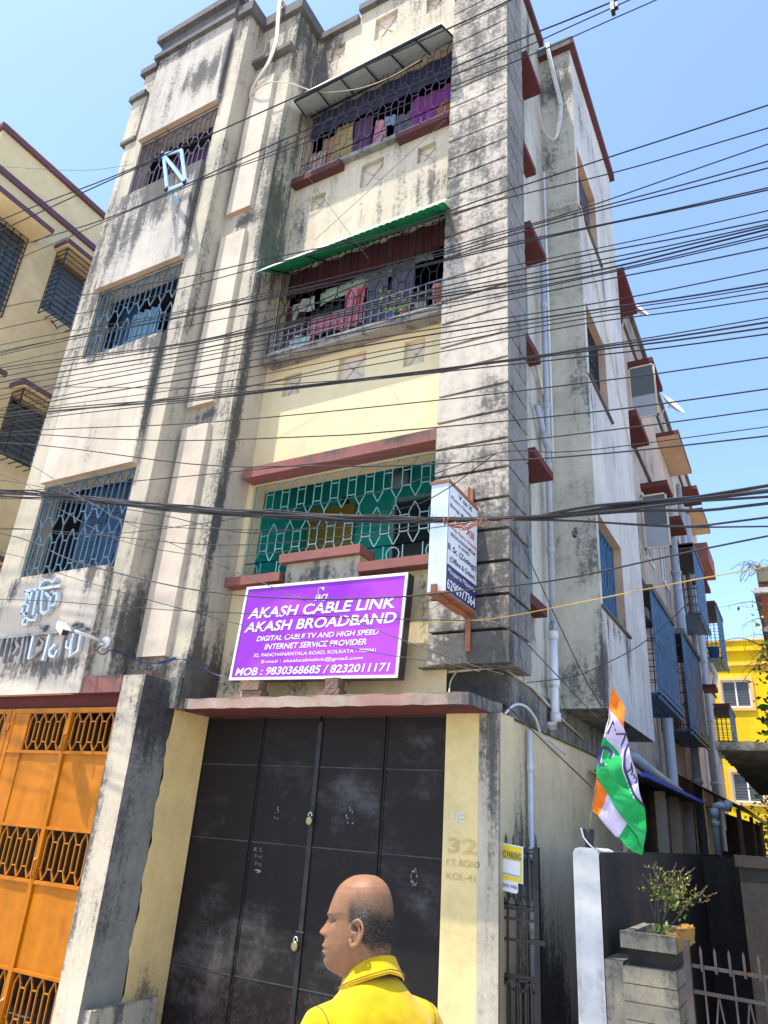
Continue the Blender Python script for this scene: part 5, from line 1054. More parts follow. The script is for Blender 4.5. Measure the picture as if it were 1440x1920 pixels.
hang(-3.40, -3.28, 9.62, 9.8, 5.21, 'cloth_blue', 'small blue cloth hanging in the middle of the top balcony'); hang(-3.3, -3.08, 9.18, 9.8, 5.25, 'cloth_slate', 'dark grey garment hanging on the top balcony')
hang(-3.08, -2.52, 9.28, 9.92, 5.22, 'cloth_purple', 'wide magenta sheet spread at the right of the top balcony', .015, 14)
hang(-4.52, -4.26, 6.5, 7.25, 5.2, 'cloth_maroon', 'maroon curtain at the left end of the second floor balcony'); hang(-4.2, -3.80, 6.72, 7.12, 5.26, 'cloth_black', 'black cloth hanging behind the pink sheet')
hang(-4.10, -3.42, 6.62, 6.88, 5.12, 'cloth_red', 'wide crimson striped sheet hanging low on the second floor balcony', .02, 24); hang(-3.72, -3.46, 6.72, 7.18, 5.17, 'cloth_red', 'crimson towel hanging above the wide striped sheet'); hang(-3.62, -3.53, 6.8, 7.14, 5.13, 'cloth_pink', 'narrow pink cloth hanging over the crimson towel')
hang(-3.42, -3.16, 6.60, 7.25, 5.15, 'cloth_slate', 'slate grey trousers hanging left of the potted plant', k=26); hang(-3.14, -2.86, 6.66, 7.32, 5.18, 'cloth_slate', 'slate grey shirt hanging right of the slate trousers', k=26)
hang(-4.12, -2.70, 7.18, 7.36, 5.26, 'cloth_mint', 'pale green tarpaulin slung slantwise under the green awning', .02, 7, 'tarpaulin', 'tarpaulin', .10, 'covers on the balconies', 0)
hang(-4.52, -2.40, 7.34, 7.70, 5.16, 'cloth_maroon', 'dark maroon blind along the top of the second floor opening', .003, 9, 'window_blind', 'blind', 0, 'covers on the balconies', 0)
hang(-4.53, -2.40, 9.98, 10.38, 5.16, 'navy_tarp', 'navy tarpaulin stretched along the top of the highest balcony opening', .003, 9, 'tarpaulin', 'tarpaulin', 0, 'covers on the balconies', 0)
hang(-4.42, -4.12, 7.02, 7.22, 5.16, 'cloth_grey', 'crumpled grey bag hanging at the left under the tarpaulin', .04, 20, 'hanging_bag', 'bag', .12)
hang(-4.25, -3.98, 6.36, 6.56, 4.985, 'cloth_mint', 'mint cloth lying in the left of the balcony cage', .05, 18)
p = MB(); p.tube([(-4.46, 4.975, 6.385), (-4.2, 4.97, 6.39), (-3.95, 4.975, 6.385)], [.045, .05, .04], 10); tag(p.build('cloth_roll', 'cloth_lilac', smooth=True), 'lilac rolled cloth lying in the left corner of the balcony cage', 'cloth')
def leaves(p, c, n, s, spread, rng, mi=0, up=.3):
    for _ in range(n):
        d = Vector((rng.gauss(0, 1), rng.gauss(0, 1), rng.gauss(up, .8))).normalized(); q = Vector(c)+Vector((rng.gauss(0, spread), rng.gauss(0, spread), rng.gauss(0, spread)))
        a = d.cross(Vector((rng.random(), rng.random(), .3))).normalized()*s*.28; tip = q+d*s; m_ = q+d*s*.5
        p.poly([tuple(q), tuple(m_+a), tuple(tip), tuple(m_-a)], mi)
def pot(x, y, z, r_, h, mat, lb, plant=None):
    t = thing('flower_pot', lb, 'plant pot', (x, y, z), 'pots on the balconies'); p = MB(); p.lathe((x, y, z), ((r_*.68, 0), (r_, h*.82), (r_*1.12, h*.83), (r_*1.12, h), (r_*.95, h), (r_*.9, h*.9)), 16); p.build('pot', mat, t, smooth=True)
    if plant:
        rg = random.Random(int(x*100)); p = MB(); leaves(p, (x, y, z+h+plant*.5), 60, .05, plant*.34, rg); p.build('foliage', 'leaf_light', t)
pot(-2.98, 4.985, 6.335, .05, .13, 'plastic_blue', 'blue pot with a yellow green plant in the balcony cage', .22); pot(-2.83, 4.985, 6.335, .055, .12, 'terracotta', 'low terracotta pot right of the blue pot', .10); pot(-2.66, 4.985, 6.335, .06, .15, 'concrete', 'grey pot between two terracotta pots in the cage'); pot(-2.47, 4.985, 6.335, .065, .30, 'terracotta', 'tall terracotta pot at the right end of the cage'); pot(-2.56, 5.19, 9.14, .12, .26, 'terracotta', 'large terracotta pot at the right end of the top balcony')
# ------------------------------------------------------------------ gate and notice beside the pier
SGT = thing('metal_gate', 'narrow black iron gate with spear tips right of the yellow pier', 'gate', (-1.8, 5.2, 0)); p = MB(); y = 5.2
for x in (-1.93, -1.66): p.box(x-.018, x+.018, y-.018, y+.018, .03, 1.74)
for z in (1.72, 1.36, 1.30, 1.18, .98, .56, .10): p.bar((-1.93, y, z), (-1.66, y, z), .016, .016, NF)
for k in range(5): x = -1.93+.27*k/4; p.bar((x, y, .06), (x, y, 1.72), .010, .012, NF)
grille(p, lambda u, v: (u, y-.006, v), NF, -1.91, -1.68, 1.38, 1.70, 3, .014, .014, 'one'); grille(p, lambda u, v: (u, y-.006, v), NF, -1.91, -1.68, .58, .96, 3, .014, .014, 'one'); grille(p, lambda u, v: (u, y-.006, v), NF, -1.91, -1.68, .12, .54, 3, .014, .014, 'one')
p.box(-1.70, -1.60, y-.03, y-.01, 1.17, 1.20); p.build('gate_frame', 'black_iron', SGT)
for k in range(6):
    x = -1.925+.262*k/5; p = MB(); p.lathe((x, y, 1.74), ((.006, 0), (.012, .012), (.006, .024), (.010, .035), (.0015, .075)), 6); p.build('spear_tip', 'rust_iron', SGT)
N = thing('notice_board', 'yellow and white no parking notice wired to the narrow black gate', 'sign', (-1.83, 5.18, 1.45))
nf = lambda u, v, d=0: (u, 5.172-d, v-.11*(u+1.83))
def npl(p, a, b_, c, d, dd): p.plate([nf(a, c, dd), nf(b_, c, dd), nf(b_, d, dd), nf(a, d, dd)], (0, 1, 0), .002)
p = MB(); p.plate([nf(*q) for q in ((-1.905, 1.465), (-1.90, 1.455), (-1.79, 1.455), (-1.78, 1.47), (-1.78, 1.52), (-1.745, 1.52), (-1.742, 1.747), (-1.905, 1.747), (-1.908, 1.6))], (0, 1, 0), .004); p.build('panel', 'sign_white', N)
p = MB(); npl(p, -1.902, -1.752, 1.652, 1.738, .003); npl(p, -1.902, -1.752, 1.525, 1.552, .003); npl(p, -1.766, -1.752, 1.552, 1.652, .003); p.build('band', 'sign_yellow', N)
p = MB(); p.text('NO PARKING', lambda u, v, d: nf(u, v, .006), -1.900, -1.756, 1.660, 1.699, .016); npl(p, -1.895, -1.765, 1.655, 1.657, .005); npl(p, -1.895, -1.765, 1.701, 1.703, .005); npl(p, -1.895, -1.765, 1.560, 1.563, .005); p.text('JADUPUR - 9147606', lambda u, v, d: nf(u, v, .006), -1.897, -1.786, 1.474, 1.502, .012); p.build('lettering', 'letter_dark', N)
# ------------------------------------------------------------------ compound wall, planter and rusty gate on the right
CW = thing('compound_wall', 'compound wall with a whitewashed end and black mould covered side', 'wall', (-1.17, 8, 0))
p = MB(); OUT = [(-1.25, 0), (-1.103, 0), (-1.1, .9), (-1.101, 1.735), (-1.112, 1.756), (-1.14, 1.766), (-1.21, 1.766), (-1.238, 1.757), (-1.25, 1.735)]
U_ = [-1.25+.149*k/8 for k in range(9)]; V_ = [1.735*k/40 for k in range(41)]
p.grid(U_, V_, lambda u, v: (u, 4.60+.0012*math.sin(u*60+v*13), v)); p.poly([(x, 4.60, z) for x, z in OUT[3:]]+[]) ; n_ = len(OUT)
for (xa, za), (xb, zb) in zip(OUT[3:], OUT[4:]): p.quad((xa, 4.6, za), (xa, 5.02, za), (xb, 5.02, zb), (xb, 4.6, zb))
p.build('wall_end', 'white_wall', CW, zones=[(-1.18, 4.6, 1.74, .1, .1, .03, .25), (-1.11, 4.6, .9, .03, .1, .4, .3), (-1.24, 4.6, 1.2, .02, .1, .5, .2)])
p = MB(); p.gbox(-1.25, -1.097, 4.61, 13, 0, 1.748, .22, faces='rl'); p.gbox(-1.25, -1.097, 5.0, 13, 1.7, 1.75, .3, faces='t'); p.build('wall_side', 'black_wall', CW)
BW2 = MB(); BW2.gbox(-.54, 2.6, 6.6, 6.75, 0, 1.70, .2); BW2.gbox(-.56, 2.6, 6.57, 6.78, 1.70, 1.78, .2); BW2.gbox(-1.097, -.54, 9.2, 9.3, 0, 1.74, .2); tag(BW2.build('yard_wall', 'black_wall'), 'black mould covered yard wall behind the spiked gate', 'wall')
PLN = thing('planter', 'mossy concrete trough planter on a block pier beside the white wall end', 'planter', (-.86, 4.9, 1.2))
p = MB(); T_ = (.02)
p.gbox(-1.008, -.722, 4.60, 4.66, 1.288, 1.366, .03); p.gbox(-1.008, -.96, 4.66, 5.3, 1.288, 1.362, .05); p.gbox(-1.0, -.73, 5.25, 5.3, 1.288, 1.362, .05); p.quad((-1.0, 4.6, 1.29), (-.73, 4.6, 1.29), (-.73, 5.3, 1.29), (-1.0, 5.3, 1.29)); p.build('trough', 'moss_concrete', PLN, zones=[(-.86, 4.6, 1.36, .2, .05, .02, .3)])
p = MB(); p.gbox(-.775, -.722, 4.66, 5.3, 1.288, 1.372, .02); rr = random.Random(4); p.v = [(x+rr.uniform(-.008, .008), yy, z+(rr.uniform(-.006, .014) if z > 1.35 else 0)) for x, yy, z in p.v]; p.build('mossy_rim', 'moss_orange', PLN)
p = MB(); p.grid([-.96+.03*k for k in range(7)], [4.66+.06*k for k in range(11)], lambda u, v: (u, v, 1.335+.012*math.sin(u*70)*math.sin(v*40))); p.build('soil', 'soil', PLN)
PB = thing('gate_pier', 'grey grooved concrete block pier carrying the planter', 'pier', (-.86, 4.7, 0)); p = MB()
z = 1.207
for k in range(15): p.gbox(-1.0, -.73, 4.58, 5.0, max(0, z-.076), z, .04, faces='fr'); p.box(-.995, -.735, 4.586, 5.0, max(0, z-.081), z-.002); z -= .081
p.box(-.98, -.75, 4.66, 5.2, 1.2, 1.29, 1); p.gbox(-1.097, -1.0, 4.60, 4.9, 0, 1.222, .04, faces='ft'); p.build('pier_block', ['moss_concrete', 'black_wall'], PB, zones=[(-1.04, 4.6, 1.15, .1, .1, .12, .1), (-.86, 4.58, 1.0, .15, .1, .2, -.1)])
RG = thing('metal_gate', 'rusty low iron gate with pointed spikes at the lower right', 'gate', (-.3, 4.62, 0)); p = MB(); y = 4.62
for z in (1.247, 1.133, .45): p.bar((-.68, y, z), (.9, y, z-.03), .016, .014, NF)
for k in range(24):
    x = -.672+.067*k; z = 1.247-.019*(x+.68); p.bar((x, y-.01, z-.02), (x, y-.01, z+.075), .012, .008, NF); p.poly([(x-.006, y-.014, z+.075), (x+.006, y-.014, z+.075), (x, y-.012, z+.098)])
for k in range(9):
    x = -.60+.14*k; p.bar((x, y-.004, 1.247), (x, y-.004, .3), .009, .008, NF); p.bar((x+.06, y+.004, 1.13), (x-.03, y+.004, .6), .008, .008, NF); p.bar((x+.06, y+.004, 1.13), (x+.13, y+.004, .6), .008, .008, NF)
p.box(-.69, -.66, y-.02, y+.02, 0, 1.36); p.build('gate_frame', 'rust_iron', RG)
# tulsi plant in the planter
PT = thing('potted_plant', 'straggly basil plant with dry seed heads growing in the mossy planter', 'plant', (-.84, 4.85, 1.33)); p = MB(); lf = MB(); sd_ = MB(); rg = random.Random(11); base = Vector((-.84, 4.80, 1.33))
def seeds(q, e, n, r_=.006):
    for i in range(n): c = q.lerp(e, i/max(1, n-1)); sd_.poly([tuple(c+Vector((rg.uniform(-r_, r_), rg.uniform(-r_, r_), rg.uniform(-r_, r_)))) for _ in range(3)])
for tx_, ty_, tz_, dens in ((-.93, 4.78, 1.66, .25), (-.86, 4.92, 1.70, .5), (-.79, 4.74, 1.69, .9), (-.72, 4.86, 1.66, 1.2), (-.655, 4.76, 1.63, 1.3), (-.74, 4.80, 1.58, 1.0), (-.62, 4.88, 1.58, .8)):
    tip = Vector((tx_, ty_, tz_)); b0 = base+Vector((rg.uniform(-.012, .012), rg.uniform(-.012, .012), 0)); kn = b0.lerp(tip, .38)+Vector((rg.uniform(-.03, .02), 0, rg.uniform(-.02, .02))); k2 = kn.lerp(tip, .5)+Vector((rg.uniform(-.02, .02), rg.uniform(-.02, .02), .015))
    P = catmull([tuple(b0), tuple(kn), tuple(k2), tuple(tip)], 5); p.tube(P, [.006-.0045*i/(len(P)-1) for i in range(len(P))], 5); seeds(k2, tip, int(20*dens))
    for j in range(int(4+6*dens)):
        q = kn.lerp(tip, rg.uniform(.25, .95)); e = q+Vector((rg.gauss(.015, .045), rg.gauss(0, .04), abs(rg.gauss(.055, .03)))); m_ = q.lerp(e, .5)+Vector((rg.uniform(-.012, .012), 0, -.006)); p.tube(catmull([tuple(q), tuple(m_), tuple(e)], 3), .0018, 3)
        seeds(m_, e, int(22*min(1, dens)), .0055)
        if rg.random() < .85*dens: leaves(lf, q, 5, .022, .016, rg, 0 if rg.random() < .7 else 1)
        if rg.random() < .5*dens: leaves(lf, m_, 4, .018, .012, rg, 0 if rg.random() < .6 else 1)
p.build('stem', 'twig', PT); leaves(lf, (-.80, 4.72, 1.37), 26, .03, .02, rg); leaves(lf, (-.86, 4.74, 1.36), 14, .025, .02, rg); lf.build('foliage', ['leaf_light', 'leaf_yellow'], PT); sd_.build('seed_head', 'seedhead', PT)
# ------------------------------------------------------------------ party flag on the wall end
FL = thing('flag', 'orange white and green party flag drooping from a thin stick on the white wall end', 'flag', (-1.15, 4.6, 1.78))
def ff(x, z, d=0): return (x, 4.60+.034*math.sin(x*26+z*9)+.020*math.sin(z*27-x*21)+.007*math.sin(x*60+z*45)-d, z)
def tri_fill(p, poly, mi, d):
    """fill an outline with small triangles so that it follows the folds"""
    bm = bmesh.new(); vs_ = [bm.verts.new((x, z, 0)) for x, z in poly]; bm.faces.new(vs_); bmesh.ops.triangulate(bm, faces=bm.faces[:])
    for _ in range(5):
        es = [e for e in bm.edges if e.calc_length() > .035]
        if not es: break
        bmesh.ops.subdivide_edges(bm, edges=es, cuts=1); bmesh.ops.triangulate(bm, faces=bm.faces[:])
    bm.verts.index_update(); i = len(p.v); p.v += [ff(v.co.x, v.co.y, d) for v in bm.verts]
    for f in bm.faces: p.f.append(tuple(i+v.index for v in f.verts)); p.m.append(mi)
    bm.free()
p = MB()
for nm, mi, d in (('orange_top', 0, 0), ('white_top', 1, .001), ('green', 2, .002), ('orange_fold', 0, -.02), ('white_fold', 1, -.019), ('green_fold', 2, -.018)):
    tri_fill(p, FLAG[nm], mi, d); tri_fill(p, FLAG[nm], mi, d-.006)
cl = p.build('flag_cloth', ['flag_orange', 'flag_white', 'flag_green'], FL, smooth=True)
p = MB(); sf = lambda u, v, d: ff(u, v, .003+d)
p.stroke(catmull([(a, b_) for a, b_ in FLAG['ring']], 3), .014, sf, .0015, .0025); p.text('M', lambda u, v, d: sf(-1.020+.076*u+.044*v, 2.405-.084*u+.074*v, .002), 0, 1, 0, 1, -.022); p.stroke(catmull(FLAG['C'], 3), .017, sf, .0015, .0025); p.stroke(FLAG['grass'], .008, sf, .001, .002)
p.build('emblem', 'ring_navy', cl)
p = MB(); p.stroke(catmull([(a-.012, b_-.004) for a, b_ in FLAG['ring']], 3), .006, sf, .0008, .0012); p.stroke(catmull([(a+.010, b_) for a, b_ in FLAG['C']], 3), .006, sf, .0008, .0012); p.build('emblem', 'flag_white', cl)
p = MB(); p.tube([(a, 4.615, b_) for a, b_ in FLAG['pole']], .004, 6); p.build('pole', 'seedhead', FL)
FH = thing('flag_holder', 'dark bottle neck tied on top of the white wall end holding the flag stick', 'holder', (-1.16, 4.615, 1.76)); p = MB(); p.lathe((-1.162, 4.64, 1.755), ((.024, 0), (.024, .04), (.026, .05), (.033, .11), (.028, .112)), 12); p.build('bottle', 'black_iron', FH, smooth=True)
p = MB(); p.tube([(-1.20, 4.61, 1.87), (-1.185, 4.605, 1.82), (-1.16, 4.605, 1.79), (-1.135, 4.62, 1.765)], .004, 5); p.build('string', 'white_paint', FH)
# ------------------------------------------------------------------ sheds and far side of the lane
p = MB(); p.box(-1.86, -1.8, 9.3, 20.5, 0, 2.6); tag(p.build('shed_wall', 'sheet_dark'), 'dark sheet wall under the lean to roofs along the lane', 'wall')
AW = thing('lean_to', 'lean to with a blue sheet roof along the lane', 'lean to', (-1.6, 10, 2.3)); p = MB(); n = 30
for k in range(n):
    a, b_ = 7.7+4.6*k/n, 7.7+4.6*(k+1)/n; h0, h1 = .012*(k % 2), .012*((k+1) % 2)
    p.quad((-1.9, a, 2.46+h0), (-1.9, b_, 2.46+h1), (-1.36, b_, 2.42+h1), (-1.36, a, 2.42+h0))
p.build('roof', 'sheet_dark', AW); p = MB(); p.box(-1.40, -1.355, 7.7, 12.3, 2.41, 2.45); p.build('edge_strip', 'tarp_blue', AW)
for k, yy in enumerate((9.9, 10.9, 12.2)):
    p = MB(); p.gbox(-1.66, -1.54, yy, yy+.12, 0, 2.42, .3); p.build('post', ('beige_far', 'soffit_peach', 'beige_far')[k], AW)
AW = thing('lean_to', 'lean to with a black sheet roof at the far end of the lane', 'lean to', (-1.4, 15, 2.3)); p = MB(); n = 24
for k in range(n):
    a, b_ = 12.4+6.2*k/n, 12.4+6.2*(k+1)/n; h0, h1 = .015*(k % 2), .015*((k+1) % 2)
    p.quad((-1.9, a, 2.92+h0), (-1.9, b_, 2.92+h1), (-.88, b_, 2.40+h1), (-.88, a, 2.40+h0))
p.box(-.9, -.88, 12.4, 18.6, 2.37, 2.43); p.build('roof', 'sheet_dark', AW)
for yy in (12.9, 15.5, 18.3):
    p = MB(); p.gbox(-1.0, -.94, yy, yy+.06, 0, 2.4, .4); p.build('post', 'wood', AW)
p = MB(); p.quad((-1.8, 18.6, 1.2), (-.98, 18.6, 1.2), (-.98, 18.6, 2.35), (-1.8, 18.6, 2.6)); p.build('end_sheet', 'sheet_dark', AW)
VP = thing('vent_pipe', 'grey plastic pipe with an elbow standing on the compound wall', 'pipe', (-1.11, 11, 1.7)); p = MB(); p.tube([(-1.11, 11, 1.70), (-1.11, 11, 2.26), (-1.10, 11, 2.33), (-1.05, 11, 2.345), (-.93, 11, 2.31)], .045, 12); p.tube([(-1.11, 11, 2.19), (-1.11, 11, 2.30)], .058, 12); p.tube([(-1.11, 11, 2.08), (-1.11, 11, 2.15)], .055, 12); p.tube([(-.96, 11, 2.28), (-.92, 11, 2.40)], .052, 12); p.build('pipe', 'pipe_grey', VP, smooth=True)
# mossy slab of the house on the right, red house, yellow house
RS = thing('concrete_canopy', 'mossy concrete roof slab jutting in at the right edge', 'canopy', (.8, 9, 2.58)); p = MB(); p.gbox(-.63, 3.2, 7.0, 12.6, 2.585, 2.65, .12, faces='flt'); p.quad((-.63, 7, 2.585), (3.2, 7, 2.585), (3.2, 12.6, 2.585), (-.63, 12.6, 2.585)); rr = random.Random(8); p.v = [(x+(rr.uniform(-.02, .02) if x < -.5 else 0), yy, z+(rr.uniform(-.004, .012) if z > 2.62 else 0)) for x, yy, z in p.v]; p.build('slab', 'moss_concrete', RS, zones=[(0, 7, 2.6, 3, .1, .03, .25)])
p = MB(); p.gbox(.6, 3, 7.6, 12.4, 0, 2.58, .4); p.build('wall', 'black_wall', RS)
RH = thing('house', 'salmon red house corner with a white band at the right edge', 'building', (1, 13, 0)); p = MB(); p.gbox(-.235, 3, 12.8, 16, 0, 5.86, .5); p.build('wall', 'red_house', RH); p = MB(); p.box(-.33, 3, 12.7, 16, 5.68, 5.77); p.box(-.29, 3, 12.74, 16, 5.05, 5.11); p.build('band', 'white_wall', RH); p = MB(); p.box(-.25, .6, 12.7, 13.4, 5.87, 6.12); p.build('parapet_planter', 'moss_concrete', RH)
YH = thing('house', 'bright yellow house closing the far end of the lane', 'building', (0, 28, 0)); p = MB(); p.wall(-4.5, 6, 0, 7.82, FY(26), [(-2.02, -1.17, 6.02, 6.88), (-2.02, -1.17, 3.2, 4.05)], .12, 1); p.quad((-4.5, 26, 7.8), (6, 26, 7.8), (6, 34, 7.8), (-4.5, 34, 7.8)); p.quad((-4.5, 26, 0), (-4.5, 34, 0), (-4.5, 34, 7.8), (-4.5, 26, 7.8)); p.quad((6, 26, 0), (6, 34, 0), (6, 34, 7.8), (6, 26, 7.8)); p.build('wall', 'yellow_house', YH)
p = MB(); p.box(-4.6, 6.1, 25.9, 26.2, 7.82, 8.13); p.box(-4.6, 6.1, 25.95, 26.0, 7.40, 7.46); p.build('parapet', 'yellow_house', YH)
p = MB(); p.box(-4.65, 6.15, 25.85, 26.2, 8.13, 8.18); p.box(-4.55, 6.05, 25.93, 25.998, 7.35, 7.40); p.build('cornice', 'yellow_trim', YH)
for z in (6.02, 3.2):
    p = MB()
    for a, b_, c, d in ((-2.12, -2.02, z-.1, z+.96), (-1.17, -1.07, z-.1, z+.96), (-2.02, -1.17, z-.1, z), (-2.02, -1.17, z+.86, z+.96)): p.box(a, b_, 25.94, 25.999, c, d)
    sr = p.build('window_surround', 'yellow_trim', YH); p = MB()
    for a, b_, c, d in ((-2.02, -1.97, z, z+.86), (-1.22, -1.17, z, z+.86), (-1.97, -1.22, z, z+.05), (-1.97, -1.22, z+.81, z+.86), (-1.62, -1.57, z+.05, z+.81)): p.box(a, b_, 26.02, 26.06, c, d)
    wn = p.build('window', 'white_paint', YH); p = MB(); p.box(-1.97, -1.22, 26.05, 26.06, z+.05, z+.81)
    for k in range(9): p.box(-1.97, -1.22, 26.04, 26.048, z+.07+.085*k, z+.12+.085*k)
    p.build('pane', 'slat_glass', wn)
def foliage_tree(nm, lb, cat, c, trunk, clumps, n, s, spread, mats, seed, gp=None):
    t = thing(nm, lb, cat, (c[0], c[1], 0), gp); rg = random.Random(seed); tr = MB(); lf = MB()
    for q in clumps:
        q = Vector(q); tr.tube(catmull([trunk[0], trunk[1], tuple(Vector(trunk[1]).lerp(q, .6)+Vector((rg.uniform(-.1, .1), 0, .1))), tuple(q)], 4), [.05-.045*i/12 for i in range(13)], 5)
        leaves(lf, q, n, s, spread, rg, 0); leaves(lf, q+Vector((spread*.5, -spread, spread*.6)), n//3, s, spread*.7, rg, 1)
    tr.build('trunk', 'twig', t); lf.build('crown', mats, t)
foliage_tree('garden_tree', 'feathery green tree in the gap beyond the black lean to roof', 'tree', (-.6, 21, 0), ((-.6, 21, 0), (-.6, 21, 1.9)), [(-1.0, 21, 2.3), (-.75, 21, 2.9), (-.45, 21, 2.5), (-.2, 21, 3.1), (-.6, 21, 3.3), (-.3, 21, 2.0), (-.9, 21, 1.9), (0, 21, 2.6)], 150, .12, .2, ['leaf', 'leaf_light'], 21)
CRP = thing('creeper', 'leafy creeper and bare twigs hanging from the salmon red house', 'plant', (-.3, 12.6, 3.2)); tr = MB(); lf = MB(); rg = random.Random(31)
for k in range(16):
    a = Vector((-.15+rg.uniform(-.15, .3), 12.6, 4.9+rg.uniform(-.5, .5))); e = a+Vector((-rg.uniform(.25, .75), rg.uniform(-.2, .2), rg.uniform(-.5, .35))); P = catmull([tuple(a), tuple(a.lerp(e, .5)+Vector((0, 0, .1))), tuple(e)], 4); tr.tube(P, [.012-.009*i/8 for i in range(9)], 4)
    for j in range(8): q = a.lerp(e, .25+.75*rg.random()); tr.tube([q, q+Vector((rg.uniform(-.15, .05), 0, rg.uniform(-.15, .15)))], .003, 3)
    if k % 2: leaves(lf, a.lerp(e, .4), 16, .09, .10, rg, k % 4 == 1)
for k in range(8):
    a = Vector((-.12+.05*k, 12.6, 4.6)); e = Vector((-.5+.07*k+rg.uniform(-.1, .1), 12.5, 3.0+rg.uniform(-.2, .5))); tr.tube(catmull([tuple(a), tuple(a.lerp(e, .5)+Vector((rg.uniform(-.1, .1), 0, 0))), tuple(e)], 5), .007, 4)
    for j in range(9): leaves(lf, a.lerp(e, j/8), 7, .10, .06, rg, rg.random() < .35)
for k in range(14): a = Vector((-.2+rg.uniform(-.1, .2), 12.55, 6.05)); tr.tube(catmull([tuple(a), tuple(a+Vector((-.12, 0, rg.uniform(-.05, .15)))), tuple(a+Vector((-rg.uniform(.15, .35), 0, rg.uniform(-.25, .1))))], 4), .006, 3)
leaves(lf, (-.25, 12.5, 3.75), 40, .17, .10, rg, 0); leaves(lf, (-.2, 12.5, 4.3), 60, .09, .16, rg, 1); tr.build('twigs', 'twig', CRP); lf.build('leaves', ['leaf', 'leaf_yellow'], CRP)
# ------------------------------------------------------------------ the passer-by
def frame(org, az, pitch=0, roll=0):
    """local x forward, y to the person's left, z up"""
    R = Matrix.Rotation(az, 4, 'Z') @ Matrix.Rotation(pitch, 4, 'Y') @ Matrix.Rotation(roll, 4, 'X')
    return Matrix.Translation(org) @ R
def interp(tab, z):
    if z >= tab[0][0]: return tab[0][1:]
    for a, b_ in zip(tab, tab[1:]):
        if a[0] >= z >= b_[0]:
            t = (a[0]-z)/(a[0]-b_[0]); t2 = t
            return tuple(p_+(q-p_)*t2 for p_, q in zip(a[1:], b_[1:]))
    return tab[-1][1:]
HC = Vector((-1.149, 2.006, 1.557)); HM = frame(HC, math.radians(203), math.radians(3.5)); HP = 3242
K = lambda px: (540-px)/HP
# (height, front, back, half width) read off the profile
PROF = [((480-y)/HP, K(f), K(b_), w_) for y, f, b_, w_ in ((112, 525, 600, .004), (118, 480, 650, .024), (130, 440, 690, .040), (160, 385, 735, .056), (200, 336, 775, .067), (250, 302, 802, .0735), (300, 279, 817, .0765), (350, 259, 827, .0775), (400, 243, 832, .077), (440, 237, 833, .0758), (470, 243, 833, .0748), (520, 238, 830, .073), (565, 228, 826, .0715), (605, 218, 820, .070), (650, 208, 815, .0675), (705, 209, 810, .064), (760, 213, 806, .0595), (800, 217, 802, .054), (840, 228, 800, .048), (870, 252, 798, .0455), (892, 300, 798, .047), (910, 350, 798, .050), (935, 405, 800, .054), (970, 430, 806, .057), (1040, 435, 815, .060), (1120, 425, 830, .066), (1180, 410, 850, .080))]
def head_pt(z, th, extra=0):
    f, b_, w_ = interp(PROF, z); cx = (f+b_)/2-.010 if z > -.12 else (f+b_)/2; c, s_ = math.cos(th), math.sin(th)
    e = 2.0/2.25
    cc = math.copysign(abs(c)**e, c); ss = math.copysign(abs(s_)**e, s_)
    x = cx+(f-cx)*cc if c > 0 else cx+(cx-b_)*cc
    y = w_*ss*(1-.20*max(0, c)**2*(1 if z < .02 else .5))
    zz = 480-z*HP                                                   # back to profile rows
    g = lambda v, m_, s0: math.exp(-((v-m_)/s0)**2)
    if c > .15:
        if 455 < zz < 625:
            t = max(0, min(1, (zz-462)/110)); am = .0205*t**1.15*(1 if zz < 585 else max(0, 1-((zz-585)/26)**2)); x += am*g(y, 0, .0075+.006*t)
        x += .0085*(g(y, .0155, .0065)+g(y, -.0155, .0065))*g(zz, 588, 22)-.0035*(g(y, .026, .006)+g(y, -.026, .006))*g(zz, 620, 40)
        x += .0078*g(zz, 684, 17)*g(y, 0, .021)-.0055*g(zz, 709, 8)*g(y, 0, .023)+.0085*g(zz, 732, 16)*g(y, 0, .019)+.0045*g(zz, 812, 30)*g(y, 0, .018)-.003*g(zz, 765, 14)*g(y, 0, .02)
        x += -.0125*(g(y, .031, .014)+g(y, -.031, .014))*g(zz, 474, 28)+.0060*(g(y, .026, .024)+g(y, -.026, .024))*g(zz, 436, 15)
        x += .0040*(g(y, .031, .010)+g(y, -.031, .010))*g(zz, 474, 12)     # lid over the eyeball
        x += .003*(g(y, .044, .016)+g(y, -.044, .016))*g(zz, 560, 45)
    k = 1+extra/max(.02, math.hypot(x-cx, y)) if extra else 1
    return Vector((cx+(x-cx)*k, y*k, z))
hb = MB(); NT = 72
zs = []
ztop, zbot = PROF[0][0], PROF[-1][0]
n = 120
for i in range(n+1): zs.append(ztop+(zbot-ztop)*(i/n))
ri = []
for z in zs:
    ri.append(len(hb.v))
    for j in range(NT): hb.v.append(tuple(HM @ head_pt(z, 2*math.pi*j/NT)))
for a, b_ in zip(ri, ri[1:]):
    for j in range(NT): hb.f.append((a+j, b_+j, b_+(j+1) % NT, a+(j+1) % NT)); hb.m.append(0)
hb.f.append(tuple(ri[0]+j for j in range(NT))); hb.m.append(0); hb.f.append(tuple(ri[-1]+j for j in reversed(range(NT)))); hb.m.append(0)
